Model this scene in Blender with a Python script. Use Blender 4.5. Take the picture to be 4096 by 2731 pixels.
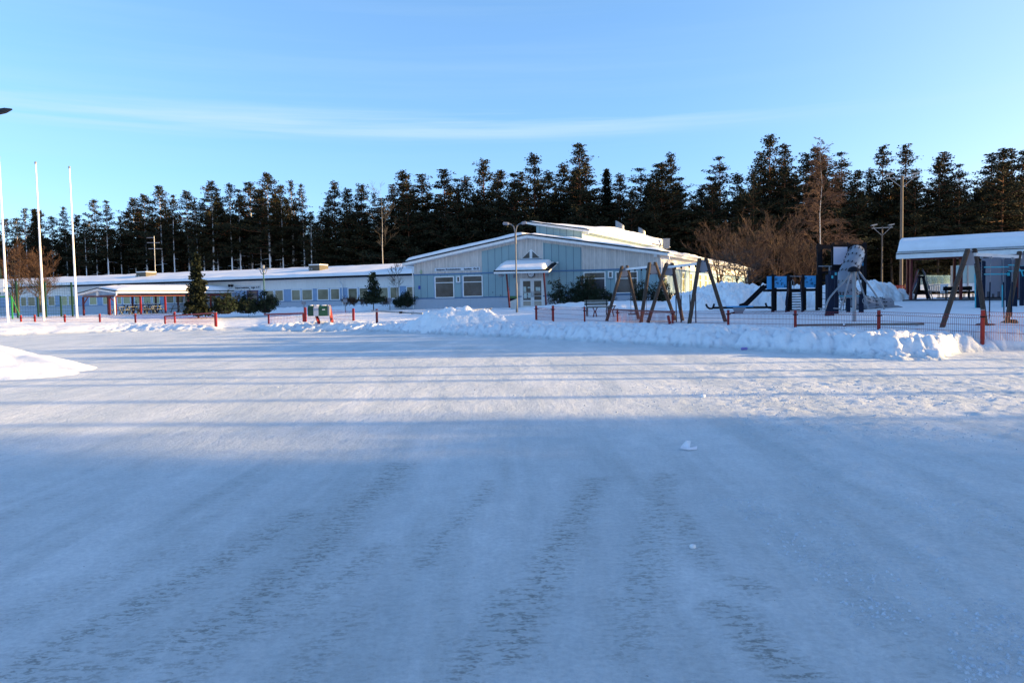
import bpy, math, random
import numpy as np
from mathutils import Vector, Matrix
rnd = random.Random(7)
for o in list(bpy.data.objects): bpy.data.objects.remove(o)
SC = bpy.context.scene
COL = SC.collection
V = Vector
R = math.radians
# ---------------------------------------------------------------- camera
FPX, CX, CY = 3072.0, 2048.0, 1365.5
HOR, ROLL, EYE = 1195.0, 0.0195, 1.6
_p = math.atan((CY-HOR)/FPX)
_F = V((0, math.cos(_p), -math.sin(_p)))
_R0 = V((1, 0, 0)); _U0 = _R0.cross(_F)
CR = (_R0*math.cos(ROLL) - _U0*math.sin(ROLL)).normalized()
CU = (_U0*math.cos(ROLL) + _R0*math.sin(ROLL)).normalized()
cam_d = bpy.data.cameras.new('camera'); cam = bpy.data.objects.new('camera', cam_d); COL.objects.link(cam)
cam_d.sensor_width = 36; cam_d.lens = 27.0; cam_d.clip_end = 3000; cam_d.clip_start = 0.05
m = Matrix.Identity(4)
for i in range(3):
    m[i][0] = CR[i]; m[i][1] = CU[i]; m[i][2] = -_F[i]
m[2][3] = EYE
cam.matrix_world = m
SC.camera = cam
def ray(px, py): return _F*FPX + CR*(px-CX) - CU*(py-CY)
def W(px, py, Y):
    d = ray(px, py); return V((0, 0, EYE)) + d*(Y/d.y)
def HY(px): return HOR - ROLL*(px-CX)
# ---------------------------------------------------------------- light
SUN_EL, SUN_AZ = 10.0, 94.0     # azimuth clockwise from the view direction (+Y)
sd = V((math.sin(R(SUN_AZ))*math.cos(R(SUN_EL)), math.cos(R(SUN_AZ))*math.cos(R(SUN_EL)), math.sin(R(SUN_EL))))
sl = bpy.data.lights.new('sun', 'SUN'); so = bpy.data.objects.new('sun', sl); COL.objects.link(so)
sl.energy = 4.7; sl.angle = R(0.5); sl.color = (1.0, 0.67, 0.29)
so.rotation_euler = sd.to_track_quat('Z', 'Y').to_euler(); so.location = (60, 0, 40)
SC.view_settings.view_transform = 'Standard'; SC.view_settings.look = 'None'
SC.view_settings.exposure = 1.46; SC.view_settings.gamma = 1
wd = bpy.data.worlds.new('World'); SC.world = wd; wd.use_nodes = True
nt = wd.node_tree; nt.nodes.clear()
def N(t, ty, **kw):
    n = t.nodes.new(ty)
    for k, v in kw.items():
        if k.startswith('i_'): n.inputs[k[2:].replace('_', ' ')].default_value = v
        else: setattr(n, k, v)
    return n
out = N(nt, 'ShaderNodeOutputWorld'); bg = N(nt, 'ShaderNodeBackground'); bg.inputs[1].default_value = 0.13
sky = N(nt, 'ShaderNodeTexSky', sky_type='NISHITA', sun_disc=False)
sky.sun_elevation = R(SUN_EL); sky.sun_rotation = R(SUN_AZ); sky.altitude = 0; sky.air_density = 1.0; sky.dust_density = 0.15; sky.ozone_density = 1.0
tc = N(nt, 'ShaderNodeTexCoord')
sep = N(nt, 'ShaderNodeSeparateXYZ'); nt.links.new(tc.outputs['Generated'], sep.inputs[0])
# pale cirrus streaks low in the sky, stretched along the horizon
mp = N(nt, 'ShaderNodeMapping'); mp.inputs['Scale'].default_value = (1.5, 1.5, 42); mp.inputs['Location'].default_value = (3.1, 7.3, 1.4)
nt.links.new(tc.outputs['Generated'], mp.inputs[0])
nz = N(nt, 'ShaderNodeTexNoise'); nz.inputs['Scale'].default_value = 1.0; nz.inputs['Detail'].default_value = 7; nz.inputs['Roughness'].default_value = .55; nz.inputs['Distortion'].default_value = .12
nt.links.new(mp.outputs[0], nz.inputs[0])
cr = N(nt, 'ShaderNodeValToRGB'); cr.color_ramp.elements[0].position = .42; cr.color_ramp.elements[1].position = .70
nt.links.new(nz.outputs[0], cr.inputs[0])
def bandmask(c, w, amp):
    a = N(nt, 'ShaderNodeMath', operation='SUBTRACT'); nt.links.new(sep.outputs[2], a.inputs[0]); a.inputs[1].default_value = c
    b = N(nt, 'ShaderNodeMath', operation='DIVIDE'); nt.links.new(a.outputs[0], b.inputs[0]); b.inputs[1].default_value = w
    s = N(nt, 'ShaderNodeMath', operation='MULTIPLY'); nt.links.new(b.outputs[0], s.inputs[0]); nt.links.new(b.outputs[0], s.inputs[1])
    n_ = N(nt, 'ShaderNodeMath', operation='MULTIPLY'); nt.links.new(s.outputs[0], n_.inputs[0]); n_.inputs[1].default_value = -1
    e = N(nt, 'ShaderNodeMath', operation='EXPONENT'); nt.links.new(n_.outputs[0], e.inputs[0])
    f = N(nt, 'ShaderNodeMath', operation='MULTIPLY'); nt.links.new(e.outputs[0], f.inputs[0]); f.inputs[1].default_value = amp
    return f
b1 = bandmask(.217, .016, 1.0); b2 = bandmask(.32, .2, .13)
ad = N(nt, 'ShaderNodeMath', operation='ADD'); nt.links.new(b1.outputs[0], ad.inputs[0]); nt.links.new(b2.outputs[0], ad.inputs[1])
fx = N(nt, 'ShaderNodeMapRange'); nt.links.new(sep.outputs[0], fx.inputs[0]); fx.inputs[1].default_value = .02; fx.inputs[2].default_value = .42; fx.inputs[3].default_value = .85; fx.inputs[4].default_value = .15
ad2 = N(nt, 'ShaderNodeMath', operation='MULTIPLY'); nt.links.new(ad.outputs[0], ad2.inputs[0]); nt.links.new(fx.outputs[0], ad2.inputs[1]); ad = ad2
mu = N(nt, 'ShaderNodeMath', operation='MULTIPLY', use_clamp=True); nt.links.new(ad.outputs[0], mu.inputs[0]); nt.links.new(cr.outputs[0], mu.inputs[1])
hs = N(nt, 'ShaderNodeHueSaturation'); hs.inputs['Saturation'].default_value = 1.0; hs.inputs['Value'].default_value = 1.0
# clean cold air: deep blue away from the sun, paler towards it
dt = N(nt, 'ShaderNodeVectorMath', operation='DOT_PRODUCT'); nt.links.new(tc.outputs['Generated'], dt.inputs[0]); dt.inputs[1].default_value = tuple(sd)
mrs = N(nt, 'ShaderNodeMapRange'); mrs.interpolation_type = 'SMOOTHSTEP'; nt.links.new(dt.outputs['Value'], mrs.inputs[0]); mrs.inputs[1].default_value = .1; mrs.inputs[2].default_value = .95
tm = N(nt, 'ShaderNodeMixRGB'); nt.links.new(mrs.outputs[0], tm.inputs[0]); tm.inputs[1].default_value = (.56, .78, 1.08, 1); tm.inputs[2].default_value = (1.05, .96, 1.0, 1)
tmu = N(nt, 'ShaderNodeMixRGB', blend_type='MULTIPLY'); tmu.inputs[0].default_value = 1; nt.links.new(sky.outputs[0], tmu.inputs[1]); nt.links.new(tm.outputs[0], tmu.inputs[2])
lowr = N(nt, 'ShaderNodeMapRange'); nt.links.new(sep.outputs[2], lowr.inputs[0]); lowr.inputs[1].default_value = .02; lowr.inputs[2].default_value = .34
lt = N(nt, 'ShaderNodeMixRGB'); nt.links.new(lowr.outputs[0], lt.inputs[0]); lt.inputs[1].default_value = (.66, .70, 1.0, 1); lt.inputs[2].default_value = (1, 1, 1, 1)
tm3 = N(nt, 'ShaderNodeMixRGB', blend_type='MULTIPLY'); tm3.inputs[0].default_value = 1; nt.links.new(tmu.outputs[0], tm3.inputs[1]); nt.links.new(lt.outputs[0], tm3.inputs[2])
nt.links.new(tm3.outputs[0], hs.inputs['Color'])
mx = N(nt, 'ShaderNodeMixRGB'); nt.links.new(mu.outputs[0], mx.inputs[0]); nt.links.new(hs.outputs[0], mx.inputs[1]); mx.inputs[2].default_value = (1.9, 2.5, 2.9, 1)
CLOUD = mx
nt.links.new(mx.outputs[0], bg.inputs[0]); nt.links.new(bg.outputs[0], out.inputs[0])
# ---------------------------------------------------------------- materials
MATS = {}
def mat(name, col, rough=.6, var=.12, scale=3.0, bump=0.0, bscale=40, spec=.4, metal=0, stretch=(1, 1, 1), col2=None, dirt=0.0):
    if name in MATS: return MATS[name]
    M = bpy.data.materials.new(name); M.use_nodes = True; t = M.node_tree; b = t.nodes['Principled BSDF']
    b.inputs['Roughness'].default_value = rough; b.inputs['Metallic'].default_value = metal
    b.inputs['Specular IOR Level'].default_value = spec
    tc = N(t, 'ShaderNodeTexCoord'); mp = N(t, 'ShaderNodeMapping'); mp.inputs['Scale'].default_value = stretch
    t.links.new(tc.outputs['Object'], mp.inputs[0])
    n = N(t, 'ShaderNodeTexNoise'); n.inputs['Scale'].default_value = scale; n.inputs['Detail'].default_value = 6; n.inputs['Roughness'].default_value = .6
    t.links.new(mp.outputs[0], n.inputs[0])
    r = N(t, 'ShaderNodeValToRGB'); r.color_ramp.elements[0].position = .3; r.color_ramp.elements[1].position = .7
    c2 = col2 if col2 else tuple(min(1, c*(1+var)) for c in col)
    c1 = tuple(c*(1-var) for c in col)
    r.color_ramp.elements[0].color = (*c1, 1); r.color_ramp.elements[1].color = (*c2, 1)
    t.links.new(n.outputs[0], r.inputs[0]); t.links.new(r.outputs[0], b.inputs['Base Color'])
    if bump:
        n2 = N(t, 'ShaderNodeTexNoise'); n2.inputs['Scale'].default_value = bscale; n2.inputs['Detail'].default_value = 5
        t.links.new(mp.outputs[0], n2.inputs[0])
        bp = N(t, 'ShaderNodeBump'); bp.inputs['Strength'].default_value = bump; bp.inputs['Distance'].default_value = .02
        t.links.new(n2.outputs[0], bp.inputs['Height']); t.links.new(bp.outputs[0], b.inputs['Normal'])
    MATS[name] = M; return M
def boards(name, col, period, gap, gcol, hperiod=0, rough=.6, stain=0.25):
    """vertical board cladding: UV is metres along the wall and metres up"""
    M = bpy.data.materials.new(name); M.use_nodes = True; t = M.node_tree; b = t.nodes['Principled BSDF']; b.inputs['Roughness'].default_value = rough
    L = t.links.new
    uv = N(t, 'ShaderNodeUVMap'); uv.uv_map = 'UVMap'; s = N(t, 'ShaderNodeSeparateXYZ'); L(uv.outputs[0], s.inputs[0])
    def line(sock, per):
        d = N(t, 'ShaderNodeMath', operation='DIVIDE'); L(sock, d.inputs[0]); d.inputs[1].default_value = per
        f = N(t, 'ShaderNodeMath', operation='FRACT'); L(d.outputs[0], f.inputs[0])
        g = N(t, 'ShaderNodeMath', operation='LESS_THAN'); L(f.outputs[0], g.inputs[0]); g.inputs[1].default_value = gap/per
        return g, d
    g, dv = line(s.outputs[0], period)
    fl = N(t, 'ShaderNodeMath', operation='FLOOR'); L(dv.outputs[0], fl.inputs[0])
    wn = N(t, 'ShaderNodeTexWhiteNoise', noise_dimensions='1D'); L(fl.outputs[0], wn.inputs['W'])
    mp = N(t, 'ShaderNodeMapping'); mp.inputs['Scale'].default_value = (2.5, .5, 1); L(uv.outputs[0], mp.inputs[0])
    n = N(t, 'ShaderNodeTexNoise'); n.inputs['Scale'].default_value = 3; n.inputs['Detail'].default_value = 8; L(mp.outputs[0], n.inputs[0])
    a = N(t, 'ShaderNodeMath', operation='MULTIPLY_ADD'); L(wn.outputs[0], a.inputs[0]); a.inputs[1].default_value = .35; L(n.outputs[0], a.inputs[2])
    r = N(t, 'ShaderNodeValToRGB'); r.color_ramp.elements[0].position = .35; r.color_ramp.elements[1].position = .85
    r.color_ramp.elements[0].color = (*[c*(1-stain) for c in col], 1); r.color_ramp.elements[1].color = (*col, 1)
    L(a.outputs[0], r.inputs[0])
    mx = N(t, 'ShaderNodeMixRGB'); L(g.outputs[0], mx.inputs[0]); L(r.outputs[0], mx.inputs[1]); mx.inputs[2].default_value = (*gcol, 1)
    o = mx
    if hperiod:
        g2, _ = line(s.outputs[1], hperiod)
        m2 = N(t, 'ShaderNodeMixRGB'); L(g2.outputs[0], m2.inputs[0]); L(mx.outputs[0], m2.inputs[1]); m2.inputs[2].default_value = (*gcol, 1); o = m2
    L(o.outputs[0], b.inputs['Base Color'])
    bp = N(t, 'ShaderNodeBump'); bp.invert = True; bp.inputs['Strength'].default_value = .6; bp.inputs['Distance'].default_value = .02
    L(g.outputs[0], bp.inputs['Height']); L(bp.outputs[0], b.inputs['Normal'])
    MATS[name] = M; return M
def snowmat(name, col=(.86, .88, .92), bump=.5, bscale=18, var=.05):
    M = mat(name, col, .62, var, 1.6, bump, bscale, spec=.25)
    b = M.node_tree.nodes['Principled BSDF']
    return M
white = mat('white_paint', (.74, .75, .76), .55, .08, 2, .1)
cream = mat('white_fascia', (.76, .76, .76), .5, .08, 4)
blackm = mat('dark_edge', (.010, .012, .018), .7, spec=.1)
bluep = boards('blue_panel', (.25, .38, .42), .575, .028, (.02, .06, .12), stain=.1)
whiteb = boards('white_boards', (.66, .61, .57), .145, .02, (.42, .42, .44), stain=.3)
creamb = boards('smooth_wall', (.78, .77, .75), 1.2, .004, (.4, .42, .45), stain=.12)
greenb = boards('pale_green_boards', (.46, .56, .55), .3, .02, (.28, .35, .33), stain=.08)
bluetrim = mat('blue_trim', (.07, .17, .32), .5)
plinth = boards('plinth', (.40, .45, .53), 4.8, .01, (.12, .16, .22), stain=.08)
wingblue = mat('wing_blue', (.22, .33, .50), .55, .08)
redp = mat('red_paint', (.25, .014, .013), .45, .2, 6)
redd = mat('dark_red_paint', (.12, .012, .014), .45, .2, 6)
greenp = mat('green_paint', (.008, .040, .018), .45, .2, 6)
metal = mat('galvanised', (.26, .28, .31), .45, .15, 8, metal=.3)
polem = mat('white_pole', (.80, .78, .78), .35, .04, 3)
wood = mat('weathered_wood', (.06, .042, .033), .75, .45, 6, .5, 30, stretch=(6, 6, .6))
woodg = mat('grey_wood', (.15, .16, .15), .8, .3, 5, .3, 30)
darkp = mat('dark_plastic', (.008, .008, .012), .7, .3, spec=.12)
navy = mat('navy_board', (.010, .017, .038), .7, .2, spec=.12)
bluepl = mat('blue_plastic', (.05, .31, .62), .4, .1)
greypl = mat('grey_plastic', (.19, .21, .26), .3, .08, spec=.5)
turq = mat('turquoise_steel', (.03, .38, .48), .35, .1)
rubber = mat('black_rubber', (.022, .016, .014), .6, .3, 12, .4)
snow = snowmat('snow', (.86, .88, .92))
snowr = snowmat('rough_snow', (.87, .89, .92), bump=1.0, bscale=9)
def glassmat(name, col, rough=.08, var=.5, scale=.6, spec=.4):
    return mat(name, col, rough, var, scale, spec=spec)
glass = mat('window_glass', (.02, .022, .028), .08, .1, .9, spec=.35, col2=(.10, .10, .115))  # noise from dark to paler tone stands in for uneven reflections
glassw = glassmat('wing_window_glass', (.17, .165, .12), var=.6, scale=.45, spec=.25)  # greenish tan base colour paints in blinds and a pale building's reflection
glassy = glassmat('blind_reflection_glass', (.30, .33, .20), var=.15)  # yellow-green base colour holds both the blinds and painted reflections
def clearish(name, col, alpha):
    M = bpy.data.materials.new(name); M.use_nodes = True; b = M.node_tree.nodes['Principled BSDF']
    b.inputs['Base Color'].default_value = (*col, 1); b.inputs['Alpha'].default_value = alpha; b.inputs['Roughness'].default_value = .2
    MATS[name] = M; return M
rinkglass = clearish('rink_plexiglass', (.55, .72, .72), .55)
netm = clearish('mesh_net', (.4, .05, .05), .35)
# ---------------------------------------------------------------- objects
WL = {}
def meta(o, label=None, cat=None, group=None, kind=None):
    if label: o['label'] = label
    if cat: o['category'] = cat
    if group: o['group'] = group
    if kind: o['kind'] = kind
    return o
def thing(name, label, cat, loc, group=None, rz=0, scale=1):
    o = bpy.data.objects.new(name, None); COL.objects.link(o); o.location = loc; o.rotation_euler = (0, 0, rz)
    o.empty_display_size = .3
    if scale != 1: o.scale = (scale,)*3
    WL[o.name] = V(loc)
    return meta(o, label, cat, group)
class MB:
    def __init__(s): s.v = []; s.f = []; s.uv = []; s.hasuv = False
    def add(s, vs, fs, uvs=None):
        b = len(s.v); s.v += [tuple(p) for p in vs]; s.f += [tuple(i+b for i in f) for f in fs]
        if uvs: s.hasuv = True; s.uv += uvs
        else: s.uv += [(p[0], p[2]) for p in vs]
        return s
    def box(s, c, sz, ax=None):
        c = V(c); hx, hy, hz = sz[0]/2, sz[1]/2, sz[2]/2
        A = ax or (V((1, 0, 0)), V((0, 1, 0)), V((0, 0, 1)))
        vs = [c+A[0]*x+A[1]*y+A[2]*z for x in (-hx, hx) for y in (-hy, hy) for z in (-hz, hz)]
        return s.add(vs, [(0, 1, 3, 2), (4, 6, 7, 5), (0, 4, 5, 1), (2, 3, 7, 6), (0, 2, 6, 4), (1, 5, 7, 3)])
    def beam(s, a, b, w, h=None, up=V((0, 0, 1))):
        a = V(a); b = V(b); h = h or w; d = (b-a); L = d.length; d.normalize()
        x = d.cross(up)
        if x.length < .05: x = d.cross(V((1, 0, 0)))
        x.normalize(); y = x.cross(d)
        return s.box((a+b)/2, (w, L, h), (x, d, y))
    def tube(s, a, b, r0, r1=None, n=8, caps=True):
        return s.path([a, b], [r0, r0 if r1 is None else r1], n, caps)
    def path(s, pts, rs, n=8, caps=True):
        pts = [V(p) for p in pts]; vs = []; fs = []
        if not hasattr(rs, '__len__'): rs = [rs]*len(pts)
        prev = None
        for i, p in enumerate(pts):
            d = (pts[min(i+1, len(pts)-1)]-pts[max(i-1, 0)]).normalized()
            if prev is None:
                x = d.cross(V((0, 0, 1)))
                if x.length < .05: x = V((1, 0, 0))
            else: x = prev - d*prev.dot(d)
            x.normalize(); prev = x; y = d.cross(x)
            for k in range(n):
                a = 2*math.pi*k/n; vs.append(p+x*(math.cos(a)*rs[i])+y*(math.sin(a)*rs[i]))
        for i in range(len(pts)-1):
            for k in range(n):
                k2 = (k+1) % n; fs.append((i*n+k, i*n+k2, (i+1)*n+k2, (i+1)*n+k))
        if caps: fs.append(tuple(range(n-1, -1, -1))); e = (len(pts)-1)*n; fs.append(tuple(range(e, e+n)))
        return s.add(vs, fs)
    def prism(s, pts, vec, uvf=None):
        """polygon pts extruded along vec"""
        pts = [V(p) for p in pts]; n = len(pts); vec = V(vec)
        vs = pts+[p+vec for p in pts]
        fs = [tuple(range(n)), tuple(range(2*n-1, n-1, -1))]+[(i, (i+1) % n+0, (i+1) % n+n, i+n) for i in range(n)]
        # un-share the sides so each has its own uv
        if uvf is None: return s.add(vs, fs)
        V2 = []; F2 = []; U2 = []
        for fi, f in enumerate(fs):
            b = len(V2); F2.append(tuple(range(b, b+len(f))))
            for i in f:
                V2.append(vs[i])
                if fi < 2: U2.append(uvf(vs[i]))
                else:
                    U2.append((uvf(vs[i])[0] + (vec.length if i >= n else 0), vs[i].z))
        return s.add(V2, F2, U2)
    def dome(s, c, rx, ry, rz, n=12, k=5, full=False):
        c = V(c); vs = []; fs = []
        lo = -k if full else 0
        for j in range(lo, k+1):
            t = j/k*math.pi/2
            for i in range(n):
                a = 2*math.pi*i/n; vs.append(c+V((math.cos(a)*math.cos(t)*rx, math.sin(a)*math.cos(t)*ry, math.sin(t)*rz)))
        for j in range(k-lo):
            for i in range(n): fs.append((j*n+i, j*n+(i+1) % n, (j+1)*n+(i+1) % n, (j+1)*n+i))
        return s.add(vs, fs)
    def build(s, name, m, parent=None, local=False, smooth=False, loc=None):
        me = bpy.data.meshes.new(name); off = V((0, 0, 0))
        if not local:
            if parent is not None: off = WL[parent.name]
            elif loc is not None: off = V(loc)
            else:
                a = np.array(s.v); off = V(((a[:, 0].min()+a[:, 0].max())/2, (a[:, 1].min()+a[:, 1].max())/2, a[:, 2].min()))
        vs = [(p[0]-off.x, p[1]-off.y, p[2]-off.z) for p in s.v]
        me.from_pydata(vs, [], s.f); me.materials.append(m)
        if s.hasuv:
            ul = me.uv_layers.new(name='UVMap'); vi = np.empty(len(me.loops), dtype=np.int32); me.loops.foreach_get('vertex_index', vi)
            ul.data.foreach_set('uv', np.array(s.uv, dtype=np.float32)[vi].ravel())
        if smooth: me.polygons.foreach_set('use_smooth', [True]*len(me.polygons))
        o = bpy.data.objects.new(name, me); COL.objects.link(o)
        if parent is not None: o.parent = parent
        elif not local: o.location = off
        WL[o.name] = off
        return o
def copy_tree(o, parent=None):
    c = o.copy(); COL.objects.link(c); c.parent = parent
    for ch in list(o.children): copy_tree(ch, c)
    return c
# ---------------------------------------------------------------- noise
_rs = np.random.RandomState(3); _T = _rs.rand(256, 256)
def vnoise(x, y):
    xi = np.floor(x).astype(int); yi = np.floor(y).astype(int); fx = x-xi; fy = y-yi
    fx = fx*fx*(3-2*fx); fy = fy*fy*(3-2*fy)
    a = _T[xi & 255, yi & 255]; b = _T[(xi+1) & 255, yi & 255]; c = _T[xi & 255, (yi+1) & 255]; d = _T[(xi+1) & 255, (yi+1) & 255]
    return (a*(1-fx)+b*fx)*(1-fy)+(c*(1-fx)+d*fx)*fy
def fbm(x, y, o=4, g=.5):
    s = 0; a = 1; t = 0
    for i in range(o): s = s+a*vnoise(x*2**i+17.3*i, y*2**i+5.1*i); t += a; a *= g
    return s/t-.5
def lumps(x, y, cell=.5, seed=0):
    """rounded chunks: height field of spherical caps on a jittered grid"""
    rs = np.random.RandomState(seed+11); J = rs.rand(64, 64, 3)
    cx = x/cell; cy = y/cell; ix = np.floor(cx).astype(int); iy = np.floor(cy).astype(int); h = np.zeros_like(x)
    for dx in (-1, 0, 1):
        for dy in (-1, 0, 1):
            a = ix+dx; b = iy+dy; j = J[a & 63, b & 63]
            px = a+j[..., 0]; py = b+j[..., 1]; r = .35+.55*j[..., 2]
            d2 = ((cx-px)**2+(cy-py)**2)/(r*r)
            h = np.maximum(h, np.sqrt(np.clip(1-d2, 0, 1))*r)
    return h
def sst(t): t = np.clip(t, 0, 1); return t*t*(3-2*t)
# ---------------------------------------------------------------- terrain: knots (pixel column): (depth, height) along the column
KN = [(-4000, [(44, 0), (48, .3), (50, .4), (54, .5), (58, .8), (80, .8)]),
      (0, [(44.7, 0), (47, .42), (49.5, .5), (52, .72), (57, .86), (80, .75)]),
      (300, [(46.5, 0), (49, .42), (51.5, .48), (55, .62), (58, .84), (80, .75)]),
      (500, [(47.5, 0), (50, .38), (52, .42), (55, .5), (62, .72), (80, .8)]),
      (700, [(47.5, 0), (49.5, .38), (51.5, .3), (55, .4), (63, .7), (80, .85)]),
      (850, [(47, 0), (49, .3), (50.5, .26), (54, .35), (63, .65), (80, .85)]),
      (900, [(46, 0), (49, .04), (52, .12), (56, .3), (63, .6), (80, .85)]),
      (1030, [(45, 0), (48, .05), (51, .15), (56, .32), (63, .6), (80, .85)]),
      (1100, [(43.5, 0), (45.5, .36), (48, .3), (52, .35), (62, .65), (78, .85)]),
      (1300, [(42, 0), (44.5, .42), (46.5, .38), (50, .42), (60, .7), (76, .85)]),
      (1500, [(40.5, 0), (42.5, .34), (44.5, .32), (48, .46), (60, .85), (75, .9)]),
      (1800, [(35.5, 0), (37.5, .40), (40, .40), (44, .54), (58, .92), (75, .9)]),
      (2048, [(31.7, 0), (33.5, .42), (36, .42), (42, .56), (57, .9), (75, .9)]),
      (2400, [(26.7, 0), (28.2, .50), (30.5, .50), (36, .58), (55, .9), (75, .9)]),
      (2800, [(23.2, 0), (24.2, .54), (26, .51), (33, .56), (52, .8), (75, .9)]),
      (3200, [(20.6, 0), (21.5, .52), (23, .48), (32, .56), (46, .75), (75, 1.0)]),
      (3600, [(17.9, 0), (18.9, .50), (21, .44), (32, .58), (45.5, .98), (75, 1.1)]),
      (3770, [(17.8, 0), (18.8, .44), (20.5, .44), (32, .62), (45.5, 1.02), (75, 1.1)]),
      (3840, [(19.6, 0), (20.4, .44), (21.5, .43), (32, .62), (45.5, 1.04), (75, 1.1)]),
      (4100, [(19.9, 0), (20.9, .5), (22, .45), (32, .65), (45, 1.05), (75, 1.1)]),
      (8000, [(20, 0), (21, .5), (22, .45), (32, .65), (45, 1.05), (75, 1.1)])]
_KP = np.array([k[0] for k in KN], float); _KD = np.array([[a for a, b in k[1]] for k in KN], float); _KZ = np.array([[b for a, b in k[1]] for k in KN], float)
def terrain(x, y, noise=True):
    x = np.asarray(x, float); y = np.asarray(y, float)
    px = np.where(y > .5, CX+FPX*x/np.maximum(y, .5), np.where(x > 0, 8000, -4000))
    px = np.clip(px, -4000, 8000)
    # pixel column drifts a little with roll; ignored here
    D = [np.interp(px, _KP, _KD[:, i]) for i in range(6)]; Z = [np.interp(px, _KP, _KZ[:, i]) for i in range(6)]
    yy = y + 1.2*fbm(x*.35, y*.35, 3) + .5*fbm(x*1.3+9, y*1.3, 2) if noise else y
    z = np.zeros_like(x)
    for i in range(5):
        t = (yy-D[i])/np.maximum(D[i+1]-D[i], .01)
        zz = Z[i]+(Z[i+1]-Z[i])*(sst(t) if i < 2 else np.clip(t, 0, 1))
        z = np.where(yy > D[i], zz, z)
    z = np.where(yy > D[5], Z[5], z)
    if noise:
        band = sst((yy-D[0]+.3)/.8)*(1-sst((yy-D[2]-.5)/2.5))          # the ploughed bank itself
        gap = 1-np.exp(-((px-965)/75)**2)
        lft = np.where(px < 1000, .55, 1.0)
        rough = .07*lumps(x, y, .95, 1) + .13*lumps(x+3, y, .40, 2) + .19*lumps(x+1, y+5, .17, 8) + .12*fbm(x*1.4, y*1.4, 5, .6) + .05*fbm(x*9, y*9, 2)
        z = z + band*gap*lft*(rough-.20)
        beyond = sst((yy-D[2])/3)
        z = z + beyond*(.035*fbm(x*2.2, y*2.2, 4)+.05*fbm(x*.5, y*.5, 2))
        road = (1-sst((yy-D[0]+.6)/1.0))
        side = sst((x-1.2-.12*(y-9))/2.5)*np.exp(-((y-12)/9)**2)
        z = z + road*(.02*fbm(x*.45, y*.25, 3) + .007*fbm(x*3, y*.9, 3) + side*(.04*fbm(x*8, y*8, 3)+.022*lumps(x, y, .10, 5)*sst((fbm(x*1.1, y*.9, 3)+.1)*5)))
    return z
def TZ(x, y): return float(terrain(np.array([x]), np.array([y]), False)[0])
def G(px, Y, dz=0):
    """ground point under pixel column px at depth Y (accounts for roll iteratively)"""
    p = W(px, HY(px)+20, Y); z = TZ(p.x, p.y)
    py = HY(px)+(EYE-z)*FPX/Y; p = W(px, py, Y); return V((p.x, p.y, TZ(p.x, p.y)+dz))
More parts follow.
